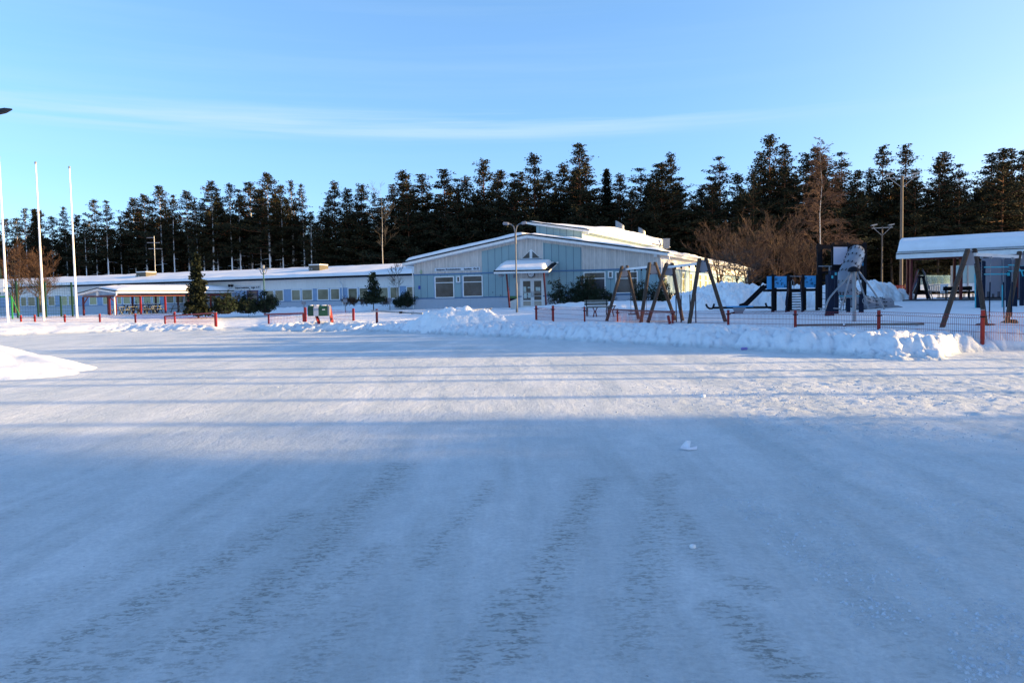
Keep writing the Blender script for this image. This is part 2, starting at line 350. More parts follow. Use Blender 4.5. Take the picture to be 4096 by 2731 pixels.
def build_ground():
    xs = np.concatenate([-np.geomspace(700, 45, 26), np.arange(-44, -26, .3), np.arange(-26, -8, .12), np.arange(-8, 16, .055), np.arange(16, 30, .16), np.arange(30, 46, .6), np.geomspace(46, 700, 26)])
    ys = np.concatenate([np.arange(-200, 0, 20), np.arange(0, 2, .2), np.geomspace(2, 24, 440), np.geomspace(24.1, 52, 300), np.geomspace(52.3, 110, 80), np.geomspace(115, 1200, 22)])
    X, Y = np.meshgrid(xs, ys); Z = terrain(X, Y)
    ny, nx = X.shape
    me = bpy.data.meshes.new('snow_ground'); n = nx*ny
    co = np.stack([X.ravel(), Y.ravel(), Z.ravel()], 1).astype(np.float32)
    idx = np.arange(n).reshape(ny, nx)
    q = np.stack([idx[:-1, :-1], idx[:-1, 1:], idx[1:, 1:], idx[1:, :-1]], -1).reshape(-1, 4)
    me.vertices.add(n); me.vertices.foreach_set('co', co.ravel())
    me.loops.add(q.size); me.loops.foreach_set('vertex_index', q.ravel().astype(np.int32))
    me.polygons.add(len(q)); me.polygons.foreach_set('loop_start', np.arange(0, q.size, 4, dtype=np.int32))
    me.polygons.foreach_set('use_smooth', np.ones(len(q), bool)); me.update(); me.validate()
    o = bpy.data.objects.new('snow_ground', me); COL.objects.link(o); o['kind'] = 'structure'
    TR = [([(40, 2700), (300, 2560), (560, 2420), (800, 2290), (1000, 2180), (1202, 2057)], .16, .9), ([(758, 2545), (958, 2466), (1089, 2345), (1263, 2223), (1394, 2048), (1524, 1952), (1600, 1860)], .17, 1.0), ([(700, 2720), (871, 2588), (1176, 2440), (1400, 2300), (1500, 2200)], .13, .7),
          ([(1700, 2260), (1742, 2188), (1907, 2005), (1960, 1930)], .09, .8), ([(2040, 2620), (2091, 2484), (2222, 2223), (2379, 1918)], .13, 1.0), ([(2540, 2420), (2588, 2266), (2640, 2005), (2655, 1900)], .14, .8), ([(2720, 2060), (2780, 2180), (2830, 2260)], .10, .8),
          ([(2900, 2430), (2985, 2520), (3060, 2610), (3230, 2720)], .12, 1.0), ([(1850, 2720), (1900, 2600), (1990, 2480), (2030, 2380)], .10, .9), ([(0, 2480), (200, 2400), (500, 2280), (720, 2190)], .15, .45), ([(100, 2731), (400, 2650), (700, 2600)], .22, .7), ([(2960, 2330), (3050, 2370)], .10, .9), ([(1180, 2700), (1330, 2560), (1420, 2460)], .14, .6), ([(2500, 2600), (2560, 2480), (2600, 2380)], .16, .55)]
    st_ = np.zeros(X.shape); nearm = (Y > 1.5) & (Y < 12) & (np.abs(X) < 9); xx = X[nearm]; yy_ = Y[nearm]; acc = np.zeros(xx.shape)
    for pts, wd_, amp in TR:
        W2 = []
        for (a_, b_) in pts:
            d_ = ray(a_, b_); t_ = -EYE/d_.z; W2.append((d_.x*t_, d_.y*t_))
        for (p0, p1) in zip(W2[:-1], W2[1:]):
            dx, dy = p1[0]-p0[0], p1[1]-p0[1]; L2_ = dx*dx+dy*dy; tt = np.clip(((xx-p0[0])*dx+(yy_-p0[1])*dy)/L2_, 0, 1)
            dd = np.hypot(xx-p0[0]-tt*dx, yy_-p0[1]-tt*dy); acc = np.maximum(acc, amp*np.exp(-(dd/wd_)**2))
    st_[nearm] = acc
    at = me.attributes.new('stain', 'FLOAT', 'POINT'); at.data.foreach_set('value', st_.ravel().astype(np.float32))
    # material: packed, driven-over snow with brown-grey tyre stains
    M = bpy.data.materials.new('packed_snow'); M.use_nodes = True; t = M.node_tree; L = t.links.new; b = t.nodes['Principled BSDF']
    b.inputs['Specular IOR Level'].default_value = .3
    tc = N(t, 'ShaderNodeTexCoord')
    def noise(sc, rot, scale, det=5, ro=.6, dist=0.0):
        mp = N(t, 'ShaderNodeMapping'); mp.inputs['Scale'].default_value = sc; mp.inputs['Rotation'].default_value = (0, 0, R(rot)); L(tc.outputs['Object'], mp.inputs[0])
        n = N(t, 'ShaderNodeTexNoise'); n.inputs['Scale'].default_value = scale; n.inputs['Detail'].default_value = det; n.inputs['Roughness'].default_value = ro; n.inputs['Distortion'].default_value = dist
        L(mp.outputs[0], n.inputs[0]); return n
    def ramp(n, a, b_, c0=(0, 0, 0, 1), c1=(1, 1, 1, 1)):
        r = N(t, 'ShaderNodeValToRGB'); r.color_ramp.elements[0].position = a; r.color_ramp.elements[1].position = b_
        r.color_ramp.elements[0].color = c0; r.color_ramp.elements[1].color = c1; L(n.outputs[0], r.inputs[0]); return r
    def mul(a, c):
        m_ = N(t, 'ShaderNodeMath', operation='MULTIPLY', use_clamp=True); L(a.outputs[0], m_.inputs[0])
        if isinstance(c, float): m_.inputs[1].default_value = c
        else: L(c.outputs[0], m_.inputs[1])
        return m_
    sp = N(t, 'ShaderNodeSeparateXYZ'); L(tc.outputs['Object'], sp.inputs[0])
    def rng(sock, a, b_, c0=1., c1=0.):
        r = N(t, 'ShaderNodeMapRange'); r.interpolation_type = 'SMOOTHSTEP'; L(sock, r.inputs[0]); r.inputs[1].default_value = a; r.inputs[2].default_value = b_; r.inputs[3].default_value = c0; r.inputs[4].default_value = c1; return r
    near = rng(sp.outputs[1], 5.0, 13.0)
    isroad = rng(sp.outputs[2], .02, .16)
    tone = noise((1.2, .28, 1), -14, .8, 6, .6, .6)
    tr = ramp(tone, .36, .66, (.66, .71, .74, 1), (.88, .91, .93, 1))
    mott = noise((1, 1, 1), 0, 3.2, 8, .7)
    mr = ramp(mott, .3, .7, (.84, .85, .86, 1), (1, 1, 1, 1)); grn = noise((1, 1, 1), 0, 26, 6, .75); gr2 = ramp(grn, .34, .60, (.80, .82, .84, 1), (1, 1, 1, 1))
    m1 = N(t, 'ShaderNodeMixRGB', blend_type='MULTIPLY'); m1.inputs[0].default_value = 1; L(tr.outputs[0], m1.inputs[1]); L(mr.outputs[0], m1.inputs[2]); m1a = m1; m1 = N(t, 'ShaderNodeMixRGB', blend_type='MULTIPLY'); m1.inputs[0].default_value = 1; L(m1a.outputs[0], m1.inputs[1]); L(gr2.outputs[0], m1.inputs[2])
    # tyre tracks: long streaks, broken into tread blots
    st = noise((1.7, .16, 1), -13, 1.15, 3, .5, .25); sr = ramp(st, .50, .66)
    sb = noise((1.9, .14, 1), 6, 1.25, 3, .5, .25); sbr = ramp(sb, .52, .68)
    mxs = N(t, 'ShaderNodeMath', operation='MAXIMUM'); L(sr.outputs[0], mxs.inputs[0]); L(sbr.outputs[0], mxs.inputs[1])
    bl = noise((1, 1.9, 1), -6, 9.5, 4, .62, .3); br = ramp(bl, .50, .60)
    fine = noise((1, 1.4, 1), 0, 30, 3, .6); fr = ramp(fine, .42, .54)
    atn = N(t, 'ShaderNodeAttribute'); atn.attribute_name = 'stain'
    class _S: pass
    stn = _S(); stn.outputs = [atn.outputs['Fac']]
    bars = noise((1.0, 2.6, 1), -12, 8.5, 5, .65, .5); bar = ramp(bars, .48, .55)
    trk = mul(mul(stn, bar), fr)
    s0 = mul(mul(mul(mxs, br), fr), near); s0 = mul(s0, .45)
    s1 = N(t, 'ShaderNodeMath', operation='MAXIMUM'); L(trk.outputs[0], s1.inputs[0]); L(s0.outputs[0], s1.inputs[1])
    s1 = mul(s1, isroad); s1 = mul(s1, .68)
    soft0 = mul(mul(mxs, near), .30); soft1 = mul(stn, .30)
    soft = N(t, 'ShaderNodeMath', operation='MAXIMUM'); L(soft0.outputs[0], soft.inputs[0]); L(soft1.outputs[0], soft.inputs[1])
    m15 = N(t, 'ShaderNodeMixRGB'); L(soft.outputs[0], m15.inputs[0]); L(m1.outputs[0], m15.inputs[1]); m15.inputs[2].default_value = (.36, .41, .42, 1)
    m2 = N(t, 'ShaderNodeMixRGB'); L(s1.outputs[0], m2.inputs[0]); L(m15.outputs[0], m2.inputs[1]); m2.inputs[2].default_value = (.13, .14, .13, 1)
    # grit specks
    gv = noise((1, 1, 1), 0, 34, 2, .5); gr = ramp(gv, .755, .775); gm = mul(mul(gr, isroad), .8)
    m3 = N(t, 'ShaderNodeMixRGB'); L(gm.outputs[0], m3.inputs[0]); L(m2.outputs[0], m3.inputs[1]); m3.inputs[2].default_value = (.06, .05, .05, 1)
    m4 = N(t, 'ShaderNodeMixRGB'); L(isroad.outputs[0], m4.inputs[0]); m4.inputs[1].default_value = (.86, .885, .93, 1); L(m3.outputs[0], m4.inputs[2])
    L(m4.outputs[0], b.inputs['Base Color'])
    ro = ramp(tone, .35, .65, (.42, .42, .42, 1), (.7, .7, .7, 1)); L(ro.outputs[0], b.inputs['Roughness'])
    # bump
    bn1 = noise((1, 1, 1), 0, 22, 8, .7); bn2 = noise((1, .35, 1), -10, 4, 6, .6)
    adb = N(t, 'ShaderNodeMath', operation='MULTIPLY_ADD'); L(bn2.outputs[0], adb.inputs[0]); adb.inputs[1].default_value = 1.6; L(bn1.outputs[0], adb.inputs[2])
    bp = N(t, 'ShaderNodeBump'); bp.inputs['Strength'].default_value = .85; bp.inputs['Distance'].default_value = .03; L(adb.outputs[0], bp.inputs['Height']); L(bp.outputs[0], b.inputs['Normal'])
    me.materials.append(M)
    return o
build_ground()
def heightpatch(name, label, cat, x0, x1, y0, y1, nx, ny, fn, m, group=None):
    xs = np.linspace(x0, x1, nx); ys = np.linspace(y0, y1, ny); X, Y = np.meshgrid(xs, ys); Z = fn(X, Y)
    mb = MB(); mb.add([tuple(p) for p in np.stack([X.ravel(), Y.ravel(), Z.ravel()], 1)], [(j*nx+i, j*nx+i+1, (j+1)*nx+i+1, (j+1)*nx+i) for j in range(ny-1) for i in range(nx-1)])
    o = mb.build(name, m, smooth=True); return meta(o, label, cat, group)
# ================================================================ planes
class Plane:
    def __init__(s, A, B):
        """vertical plane through ground points A (left) and B (right); n points to the viewer's side"""
        s.A = V((A[0], A[1], 0)); s.a = (V((B[0], B[1], 0))-s.A).normalized(); s.n = V((s.a.y, -s.a.x, 0))
    def shift(s, vec):
        q = Plane.__new__(Plane); q.A = s.A+V(vec); q.a = s.a; q.n = s.n; return q
    def hit(s, px, py, off=0):
        A = s.A+s.n*off; d = ray(px, py); o = V((0, 0, EYE)); t = (A-o).dot(s.n)/d.dot(s.n); return o+d*t
    def u(s, p): return (V(p)-s.A).dot(s.a)
    def uv(s, p): return ((V(p)-s.A).dot(s.a), p[2])
    def P(s, u, z, off=0): q = s.A+s.a*u+s.n*off; return V((q.x, q.y, z))
    def rect(s, mb, u0, u1, z0, z1, off, th):
        pts = [s.P(u0, z0, off), s.P(u1, z0, off), s.P(u1, z1, off), s.P(u0, z1, off)]
        mb.prism(pts, -s.n*th, s.uv); return mb
    def poly(s, mb, pix, off, th):
        pts = [s.hit(x, y) for x, y in pix]; pts = [p+s.n*off for p in pts]
        mb.prism(pts, -s.n*th, s.uv); return mb
def window(pl, u0, u1, z0, z1, off, parent, gm=None, fr=.07, hbar=None, vbar=None, name='window', depth=.1):
    mb = MB()
    pl.rect(mb, u0, u1, z0, z0+fr, off+.03, depth); pl.rect(mb, u0, u1, z1-fr, z1, off+.03, depth)
    pl.rect(mb, u0, u0+fr, z0+fr, z1-fr, off+.03, depth); pl.rect(mb, u1-fr, u1, z0+fr, z1-fr, off+.03, depth)
    if hbar: z = z0+(z1-z0)*hbar; pl.rect(mb, u0+fr, u1-fr, z-fr*.35, z+fr*.35, off+.025, depth*.9)
    if vbar: u = u0+(u1-u0)*vbar; pl.rect(mb, u-fr*.4, u+fr*.4, z0+fr, z1-fr, off+.02, depth*.9)
    w = mb.build(name, white, parent)
    g = MB(); pl.rect(g, u0+fr*.9, u1-fr*.9, z0+fr*.9, z1-fr*.9, off+.006, .03); g.build('pane', gm or glass, w)
    s = MB(); pl.rect(s, u0-.02, u1+.02, z0-.035, z0-.002, off+.07, .14); s.build('sill', bluetrim, w)
    return w
def text_on(pl, s, u, z, size, off, parent, m, width=None, name='lettering'):
    cu = bpy.data.curves.new('t', 'FONT'); cu.body = s; cu.size = size; cu.extrude = .008; cu.offset = size*.022; cu.align_x = 'LEFT'
    to = bpy.data.objects.new('t', cu); COL.objects.link(to)
    bpy.context.view_layer.update()
    me = bpy.data.meshes.new_from_object(to.evaluated_get(bpy.context.evaluated_depsgraph_get()))
    bpy.data.objects.remove(to); bpy.data.curves.remove(cu)
    xs = [v.co.x for v in me.vertices]; w0 = max(xs)-min(xs); k = (width/w0) if width else 1
    B = pl.P(u, z, off) - WL[parent.name]
    for v in me.vertices:
        p = v.co.copy(); v.co = B + pl.a*((p.x-min(xs))*k) + V((0, 0, 1))*p.y + pl.n*p.z
    me.materials.clear(); me.materials.append(m)
    o = bpy.data.objects.new(name, me); COL.objects.link(o); o.parent = parent; WL[o.name] = WL[parent.name]
    return o
def snowslab(pts_fn, nu, nv, thick, top_noise=.05, seed=0):
    """pts_fn(s,t)->(point on the roof, up); closed rounded slab of snow"""
    vs = []; fs = []
    for j in range(nv+1):
        for i in range(nu+1):
            s_, t_ = i/nu, j/nv; p = pts_fn(s_, t_)
            th = thick(s_, t_) if callable(thick) else thick
            e = min(1, min(s_, 1-s_)*nu/2.0, min(t_, 1-t_)*nv/2.0); e = math.sqrt(max(0, 1-(1-e)**2))
            h = th*e + top_noise*e*float(fbm(np.array([p.x*.8+seed]), np.array([p.y*.8+p.z]), 3)[0])
            vs.append((p.x, p.y, p.z+max(h, 0)+.004))
    n1 = (nu+1)*(nv+1)
    for j in range(nv+1):
        for i in range(nu+1): p = pts_fn(i/nu, j/nv); vs.append((p.x, p.y, p.z+.003))
    W_ = nu+1
    for j in range(nv):
        for i in range(nu):
            a = j*W_+i; fs.append((a, a+1, a+W_+1, a+W_)); fs.append((n1+a, n1+a+W_, n1+a+W_+1, n1+a+1))
    for i in range(nu): fs.append((i, n1+i, n1+i+1, i+1)); a = nv*W_+i; fs.append((a, a+1, n1+a+1, n1+a))
    for j in range(nv): a = j*W_; fs.append((a, a+W_, n1+a+W_, n1+a)); a = j*W_+nu; fs.append((a, n1+a, n1+a+W_, a+W_))
    return MB().add(vs, fs)
# ================================================================ main school building
DR, DL = 58.5, 63.24
CRp = W(2643, 1174, DR); CLp = W(1658, 1196.5, DL)
FA = Plane((CLp.x, CLp.y), (CRp.x, CRp.y))
sdir = V((0.4227, .906, 0)).normalized()
LEN = 46
def build_main():
    T = thing('school_building', 'blue and white school with a broad gable front and snow topped entrance canopy', 'school building', FA.P(0, .8), None)
    zb = .5
    # gable outline from the photograph, measured on the facade plane
    prof = [(1608.5, 1048), (2106, 934.5), (2672, 1006)]
    E = [FA.hit(*p, off=.6) for p in prof]
    uL, uR = FA.u(CLp), FA.u(CRp)
    def roofz(u, dz=0):
        pts = [(FA.u(e), e.z) for e in E]
        if u < pts[1][0]: (a, za), (b, zb_) = pts[0], pts[1]
        else: (a, za), (b, zb_) = pts[1], pts[2]
        return za+(zb_-za)*(u-a)/(b-a)+dz
    uP = FA.u(E[1])
    wall = [FA.P(uL, zb), FA.P(uR, zb), FA.P(uR, roofz(uR, -.28)), FA.P(uP, roofz(uP, -.28)), FA.P(uL, roofz(uL, -.28))]
    mb = MB(); mb.prism(wall, sdir*LEN, FA.uv); w = mb.build('wall', whiteb, T)
    # plinth
    zt = FA.hit(2150, 1187).z; zt2 = zt+.07
    mb = MB(); FA.rect(mb, uL-.02, uR+.02, zb, zt, .04, .08); mb.build('plinth', plinth, T)
    zbd = FA.hit(2205, 1084.8).z
    mb = MB(); FA.rect(mb, uL-.03, uR+.03, zt+.002, zt2+.02, .07, .06); FA.rect(mb, uL-.02, uR+.02, zbd-.05, zbd+.05, .075, .06); mb.build('trim_board', bluetrim, T)
    ux = lambda x, y=1090: FA.u(FA.hit(x, y))
    # blue cladding
    uA, uB, uC, uD = ux(1929), ux(2071), ux(2174), ux(2327)
    def roofpoly(u0, u1, z0, ztop=None):
        z0_ = z0; a = min(roofz(u0, -.52), ztop or 99); b = min(roofz(u1, -.52), ztop or 99)
        pts = [(u0, z0_), (u1, z0_), (u1, b)]
        if ztop and (roofz(u0, -.52) < ztop) != (roofz(u1, -.52) < ztop):
            # where the cladding top meets the slope
            for k in range(100):
                u = u0+(u1-u0)*k/100
                if (roofz(u, -.52) < ztop) != (roofz(u0, -.52) < ztop): pts.append((u, ztop)); break
        pts.append((u0, a)); return pts
    mb = MB()
    zc = FA.hit(2040, 971).z; zc2 = FA.hit(2190, 964.6).z
    for (u0, u1, top) in ((uA, uB, zc), (uC, uD, zc2)):
        for z0, z1 in ((zt2+.03, zbd-.055),):
            mb = MB(); FA.rect(mb, u0, u1, z0, z1, .025, .03); mb.build('blue_cladding', bluep, T)
        pts = roofpoly(u0, u1, zbd+.055, top); mb = MB(); mb.prism([FA.P(u, z, .025) for u, z in pts], -FA.n*.03, FA.uv); mb.build('blue_cladding', bluep, T)
    for q0, q1 in ((uL+.01, uA-.004), (uD+.004, uR-.01)): mb = MB(); FA.rect(mb, q0, q1, zt2+.03, zbd-.055, .025, .03); mb.build('blue_cladding', bluep, T)
    # roof slab: fascia band + dark edge + snow
    for nm, sgn, k0, k1 in (('roof', 0, 0, 1), ('roof', 1, 1, 2)):
        a, b = E[k0], E[k1]; off = FA.n*0
        th = .32
        mb = MB(); mb.prism([a+V((0, 0, -th)), b+V((0, 0, -th)), b+V((0, 0, -.102)), a+V((0, 0, -.102))], sdir*(LEN+1), FA.uv); rf = mb.build('roof', cream, T)
        mb = MB(); mb.prism([a+V((0, 0, -.10))+FA.n*.03, b+V((0, 0, -.10))+FA.n*.03, b+FA.n*.03, a+FA.n*.03], sdir*(LEN+1), FA.uv); mb.build('roof_edge', blackm, rf)
        if k0 == 0:
            fn = lambda s_, t_, a=a, b=b: a.lerp(b, .02+.97*s_)+sdir*(.03+(LEN)*t_**2.4)
            snowslab(fn, 30, 26, .26, .12, 3).build('roof_snow', snow, rf, smooth=True)
        else:
            fn = lambda s_, t_, a=a, b=b: a.lerp(b, .0+.96*s_)+sdir*(.1+(LEN-.3)*t_**1.5)
            def th2(s_, t_): return .10+.25*max(0, float(fbm(np.array([s_*4.]), np.array([t_*22.]), 3)[0])+.15)*sst(np.array([t_*10]))[()]
            snowslab(fn, 34, 110, th2, .30, 9).build('roof_snow', snowr, rf, smooth=True)
    # gutter and downpipe on the right eave
    e = E[2]; g = MB(); g.tube(e+V((.08, 0, -.10)), e+sdir*LEN+V((.08, 0, -.10)), .07, n=8); g.build('gutter', white, T)
    def dpipe(p0, p1, zbot, parent=T, r=.045):
        mb = MB(); p0 = V(p0); p1 = V(p1)
        mb.path([p0, p0+V((0, 0, -.25)), p1+V((0, 0, .35)), p1, V((p1.x, p1.y, zbot))], r, 8); mb.build('downpipe', white, parent)
    c = FA.P(uR+.07, 0, .10)
    dpipe(FA.hit(2677, 1020, .4), V((c.x, c.y, FA.hit(2640, 1054).z)), .9)
    c = FA.P(uL-.07, 0, .08); dpipe(FA.hit(1625, 1058, .4), V((c.x, c.y, FA.hit(1652, 1088).z)), .95)
    # windows of the front: pixel boxes at mid height
    zA, zB = FA.hit(1780, 1105).z, FA.hit(1780, 1190.5).z
    for (x0, x1, y0, y1, hb) in ((1740, 1818, 1105.5, 1192, .71), (1852, 1932, 1101, 1187.5, .69), (2335, 2423, 1087, 1174, .69), (2462, 2552, 1085, 1173.5, .68)):
        a = FA.hit(x0, (y0+y1)/2); b = FA.hit(x1, (y0+y1)/2); xm = (x0+x1)/2
        window(FA, FA.u(a), FA.u(b), FA.hit(xm, y1).z, FA.hit(xm, y0).z, .05, T, glass, .085, hb)
    for (x0, x1, y0, y1) in ((1826, 1842, 1104, 1131), (2432, 2452, 1084.5, 1113)):
        a = FA.hit(x0, (y0+y1)/2); b = FA.hit(x1, (y0+y1)/2); xm = (x0+x1)/2
        window(FA, FA.u(a), FA.u(b), FA.hit(xm, y1).z, FA.hit(xm, y0).z, .05, T, glass, .09)
    # white inner panel left of each front window
    for x0, x1 in ((1735, 1739.5), (1847, 1851.5)):
        mb = MB(); FA.rect(mb, ux(x0), ux(x1), FA.hit(1780, 1192).z, FA.hit(1780, 1104).z, .05, .03); mb.build('window_casing', wingblue, T)
    # triangular windows over the entrance
    mb = MB(); FA.poly(mb, [(2081, 1040.5), (2167, 1037.5), (2125, 996)], .035, .03); mb.build('gable_casing', white, T)
    for tri in ([(2089, 1034), (2118.5, 1033), (2118.5, 1005)], [(2129.5, 1032.6), (2160, 1031.6), (2129.5, 1005)]):
        mb = MB(); FA.poly(mb, tri, .045, .03); g = mb.build('window', glass, T, False); g['label'] = 'triangular gable window'
    mb = MB(); FA.poly(mb, [(2083, 1039.3), (2166, 1036.6), (2166, 1034.2), (2083, 1036.9)], .09, .09); mb.build('sill', bluetrim, T)
    # main door
    uL_, uR_ = ux(2083, 1170), ux(2177, 1170); zt_ = FA.hit(2130, 1112.5).z; z0 = FA.hit(2130, 1229.5).z
    D = MB(); um = ux(2130.5, 1170)
    mb = MB(); FA.rect(mb, uL_-.03, uR_+.03, z0-.4, zt_, .05, .05); F_ = mb.build('door_surround', white, T)
    for (a, b) in ((uL_+.09, um-.02), (um+.02, uR_-.09)):
        mb = MB(); fr = .12; za, zb_ = z0+.02, zt_-.1
        FA.rect(mb, a, a+fr, za, zb_, .09, .05); FA.rect(mb, b-fr, b, za, zb_, .09, .05); FA.rect(mb, a+fr, b-fr, zb_-fr, zb_, .09, .05); FA.rect(mb, a+fr, b-fr, za, za+.12, .09, .05)
        H = zb_-za
        for k in (.24,): FA.rect(mb, a+fr, b-fr, za+H*k-.05, za+H*k+.03, .09, .05)
        for k in (.40, .53): FA.rect(mb, a+fr, b-fr, za+H*k-.012, za+H*k+.012, .11, .02)
        d = mb.build('door', white, T)
        mb = MB(); FA.rect(mb, a+fr, b-fr, za+H*.24+.03, zb_-fr, .07, .02); mb.build('pane', glass, d)
        mb = MB(); FA.rect(mb, a+fr, b-fr, za+.12, za+H*.24-.05, .075, .02); mb.build('kick_panel', mat('kick_panel', (.42, .36, .30), .5), d)
        mb = MB(); hx = (b-.06 if a < um-.5 else a+.06); mb.tube(FA.P(hx, za+H*.36, .14), FA.P(hx, za+H*.58, .14), .02, n=6); mb.build('handle', metal, d)
        # notices taped inside the glass
        mb = MB()
        if a < um-.5:
            FA.rect(mb, a+.15, a+.37, za+H*.55, za+H*.75, .085, .01); FA.rect(mb, a+.5, a+.8, za+H*.69, za+H*.73, .085, .01); FA.rect(mb, a+.18, a+.42, za+H*.32, za+H*.51, .085, .01); FA.rect(mb, a+.5, a+.76, za+H*.34, za+H*.51, .085, .01)
        else: FA.rect(mb, a+.25, a+.62, za+H*.58, za+H*.72, .085, .01)
        mb.build('notice', mat('notice_paper', (.45, .55, .55), .6, .3, 4), d)
    # clock
    c = FA.hit(2124, 1096, .1); mb = MB(); mb.path([c-FA.n*.06, c+FA.n*.02], .29, 24); ck = mb.build('clock', darkp, T)
    mb = MB(); mb.path([c+FA.n*.021, c+FA.n*.03], .25, 24); mb.build('dial', white, ck)
    mb = MB(); up = V((0, 0, 1))
    for k in range(12):
        a = k*math.pi/6; d = FA.a*math.sin(a)+up*math.cos(a); mb.beam(c+FA.n*.036+d*.19, c+FA.n*.036+d*.235, .02, .008)
    mb.beam(c+FA.n*.04, c+FA.n*.04-FA.a*.2-up*.03, .02, .01); mb.beam(c+FA.n*.045, c+FA.n*.045-FA.a*.12+up*.03, .025, .01); mb.build('clock_hands', blackm, ck)
    # entrance canopy
    PF = FA.shift(FA.n*2.7)
    fl = PF.hit(1976, 1094); fr_ = PF.hit(2196, 1089.6); br = FA.hit(2227, 1061); 
    d1 = br-fr_; bl = fl+V((d1.x, d1.y, d1.z)); uvec = (fr_-fl)
    th = V((0, 0, .13))
    mb = MB(); mb.prism([fl, fr_, fr_+th, fl+th], V((d1.x, d1.y, d1.z)), FA.uv); cn = mb.build('canopy', cream, T)
    mb = MB(); mb.prism([fl+th*1.02-FA.a*.03+FA.n*.03, fr_+th*1.02+FA.a*.03+FA.n*.03, fr_+th*1.6+FA.a*.03+FA.n*.03, fl+th*1.6-FA.a*.03+FA.n*.03], V((d1.x, d1.y, d1.z)), FA.uv); mb.build('canopy_edge', blackm, cn)
    fn = lambda s_, t_: fl+th*1.62+uvec*(.01+.91*s_)+V(d1)*(.03+.93*t_)
    snowslab(fn, 26, 14, lambda s_, t_: .16+.2*min(1, t_*2.2)*(1-.5*max(0, .12-s_)/.12), .06, 5).build('canopy_snow', snow, cn, smooth=True)
    mb = MB(); mb.tube(fl+FA.n*.05+V((0, 0, .02)), fr_+FA.n*.05+V((0, 0, .02)), .05, n=8); mb.build('gutter', white, cn)
    P2 = FA.shift(FA.n*2.3)
    for (x0, y0, x1, y1) in ((2026, 1096, 2038.5, 1232), (2175, 1092, 2185, 1226)):
        mb = MB(); mb.beam(P2.hit(x0, y0), P2.hit(x1, y1), .15, .11); mb.build('canopy_post', redd, cn)
    mb = MB(); mb.dome(PF.hit(1998, 1099)-FA.n*.4+V((0, 0, -.05)), .25, .12, .12, 10, 3, True); mb.build('canopy_lamp', metal, cn)
    # signs and small fittings
    a = FA.hit(1740, 1087); b = FA.hit(1922, 1075); zc_ = FA.hit(1830, 1076).z
    zt1 = FA.hit(1830, 1070).z; zb1 = FA.hit(1830, 1083.5).z
    mb = MB(); FA.rect(mb, FA.u(a), FA.u(b), zb1, zt1, .07, .04); sg = mb.build('name_sign', mat('sign_white', (.55, .62, .70), .5, .03), T)
    H = zt1-zb1; Wd = FA.u(b)-FA.u(a)
    text_on(FA, 'Isojoen Koulukolmio', FA.u(a)+.045*Wd, zb1+.24*H, H*.74, .085, sg, blackm, .53*Wd)
    text_on(FA, 'luokat', FA.u(a)+.65*Wd, zb1+.24*H, H*.74, .085, sg, blackm, .165*Wd)
    text_on(FA, '0-2', FA.u(a)+.855*Wd, zb1+.24*H, H*.74, .085, sg, blackm, .115*Wd)
    mb = MB(); FA.poly(mb, [(1674, 1157), (1682, 1157), (1682, 1143), (1674, 1143)], .05, .03); hn = mb.build('number_plate', mat('plate_blue', (.02, .06, .35), .4), T)
    mb = MB(); c = FA.hit(1685, 1088); mb.dome(c+FA.n*.05, .11, .06, .17, 10, 4, True); mb.build('wall_lamp', mat('lamp_lens', (.35, .42, .28), .3), T)
    for (x, y) in ((2057, 1106), (2191, 1100)):
        mb = MB(); FA.poly(mb, [(x-3.5, y+6), (x+3.5, y+6), (x+3.5, y-7), (x-3.5, y-7)], .14, .12); mb.build('wall_lamp', greypl, T)
    for (x, y) in ((2211, 1050), (2231, 1050.5), (2622, 1023)):
        c = FA.hit(x, y, .05); k = 1.6 if x > 2600 else 1
        mb = MB(); mb.box(c+FA.n*.1, (.14*k, .22*k, .12*k), (FA.a, FA.n, V((0, 0, 1)))); mb.tube(c, c+FA.n*.12, .03); mb.build('camera', white, T)
    mb = MB(); FA.poly(mb, [(2002, 1046+137), (2005, 1183), (2005, 1180), (2002, 1180)], .06, .05); FA.poly(mb, [(1970, 1171), (1973, 1171), (1973, 1168), (1970, 1168)], .06, .05); mb.build('outlet', blackm, T)
    # ---- right side wall: blue cladding band, windows, plinth
    SB0 = FA.P(uR, 0); SB1 = SB0+sdir*LEN; S = Plane((SB0.x, SB0.y), (SB1.x, SB1.y))
    z1 = zbd; zp = zt
    mb = MB(); S.rect(mb, .02, LEN-.02, zb, zp, .03, .05); mb.build('side_plinth', mat('side_plinth', (.42, .44, .45), .7), T)
    mb = MB(); S.rect(mb, 0, LEN, zp+.003, zp+.08, .05, .06); S.rect(mb, 0, LEN, z1-.04, z1+.05, .05, .06); mb.build('trim_board', bluetrim, T)
    mb = MB(); S.rect(mb, .02, LEN-.02, zp+.085, z1-.05, .022, .03); mb.build('side_cladding', boards('side_blue', (.25, .38, .46), .95, .03, (.06, .13, .2), stain=.1), T)
    mb = MB(); S.rect(mb, .01, LEN-.01, z1+.06, E[2].z-.3, .012, .02); mb.build('side_wall', creamb, T)
    u = 1.5; k = 0
    for px0, px1 in ((2652, 2666), (2679, 2692), (2726, 2737), (2757, 2767), (2794, 2804), (2817, 2826), (2834, 2841), (2871, 2878), (2890, 2896), (2909, 2914), (2925, 2930), (2944, 2948), (2960, 2963.5)):
        a = S.u(S.hit(px0, 1130)); b = S.u(S.hit(px1, 1130)); b = max(b, a+.9)
        zlo = zp+.12 if k not in (1,) else zp+1.5
        window(S, a, b, zlo, z1-.12, .03, T, glassy, .1, .66)
        k += 1
    mb = MB(); c = S.P(26, 0, .1); mb.tube(V((c.x, c.y, E[2].z-.2)), V((c.x, c.y, .8)), .05, n=8); mb.build('downpipe', white, T)
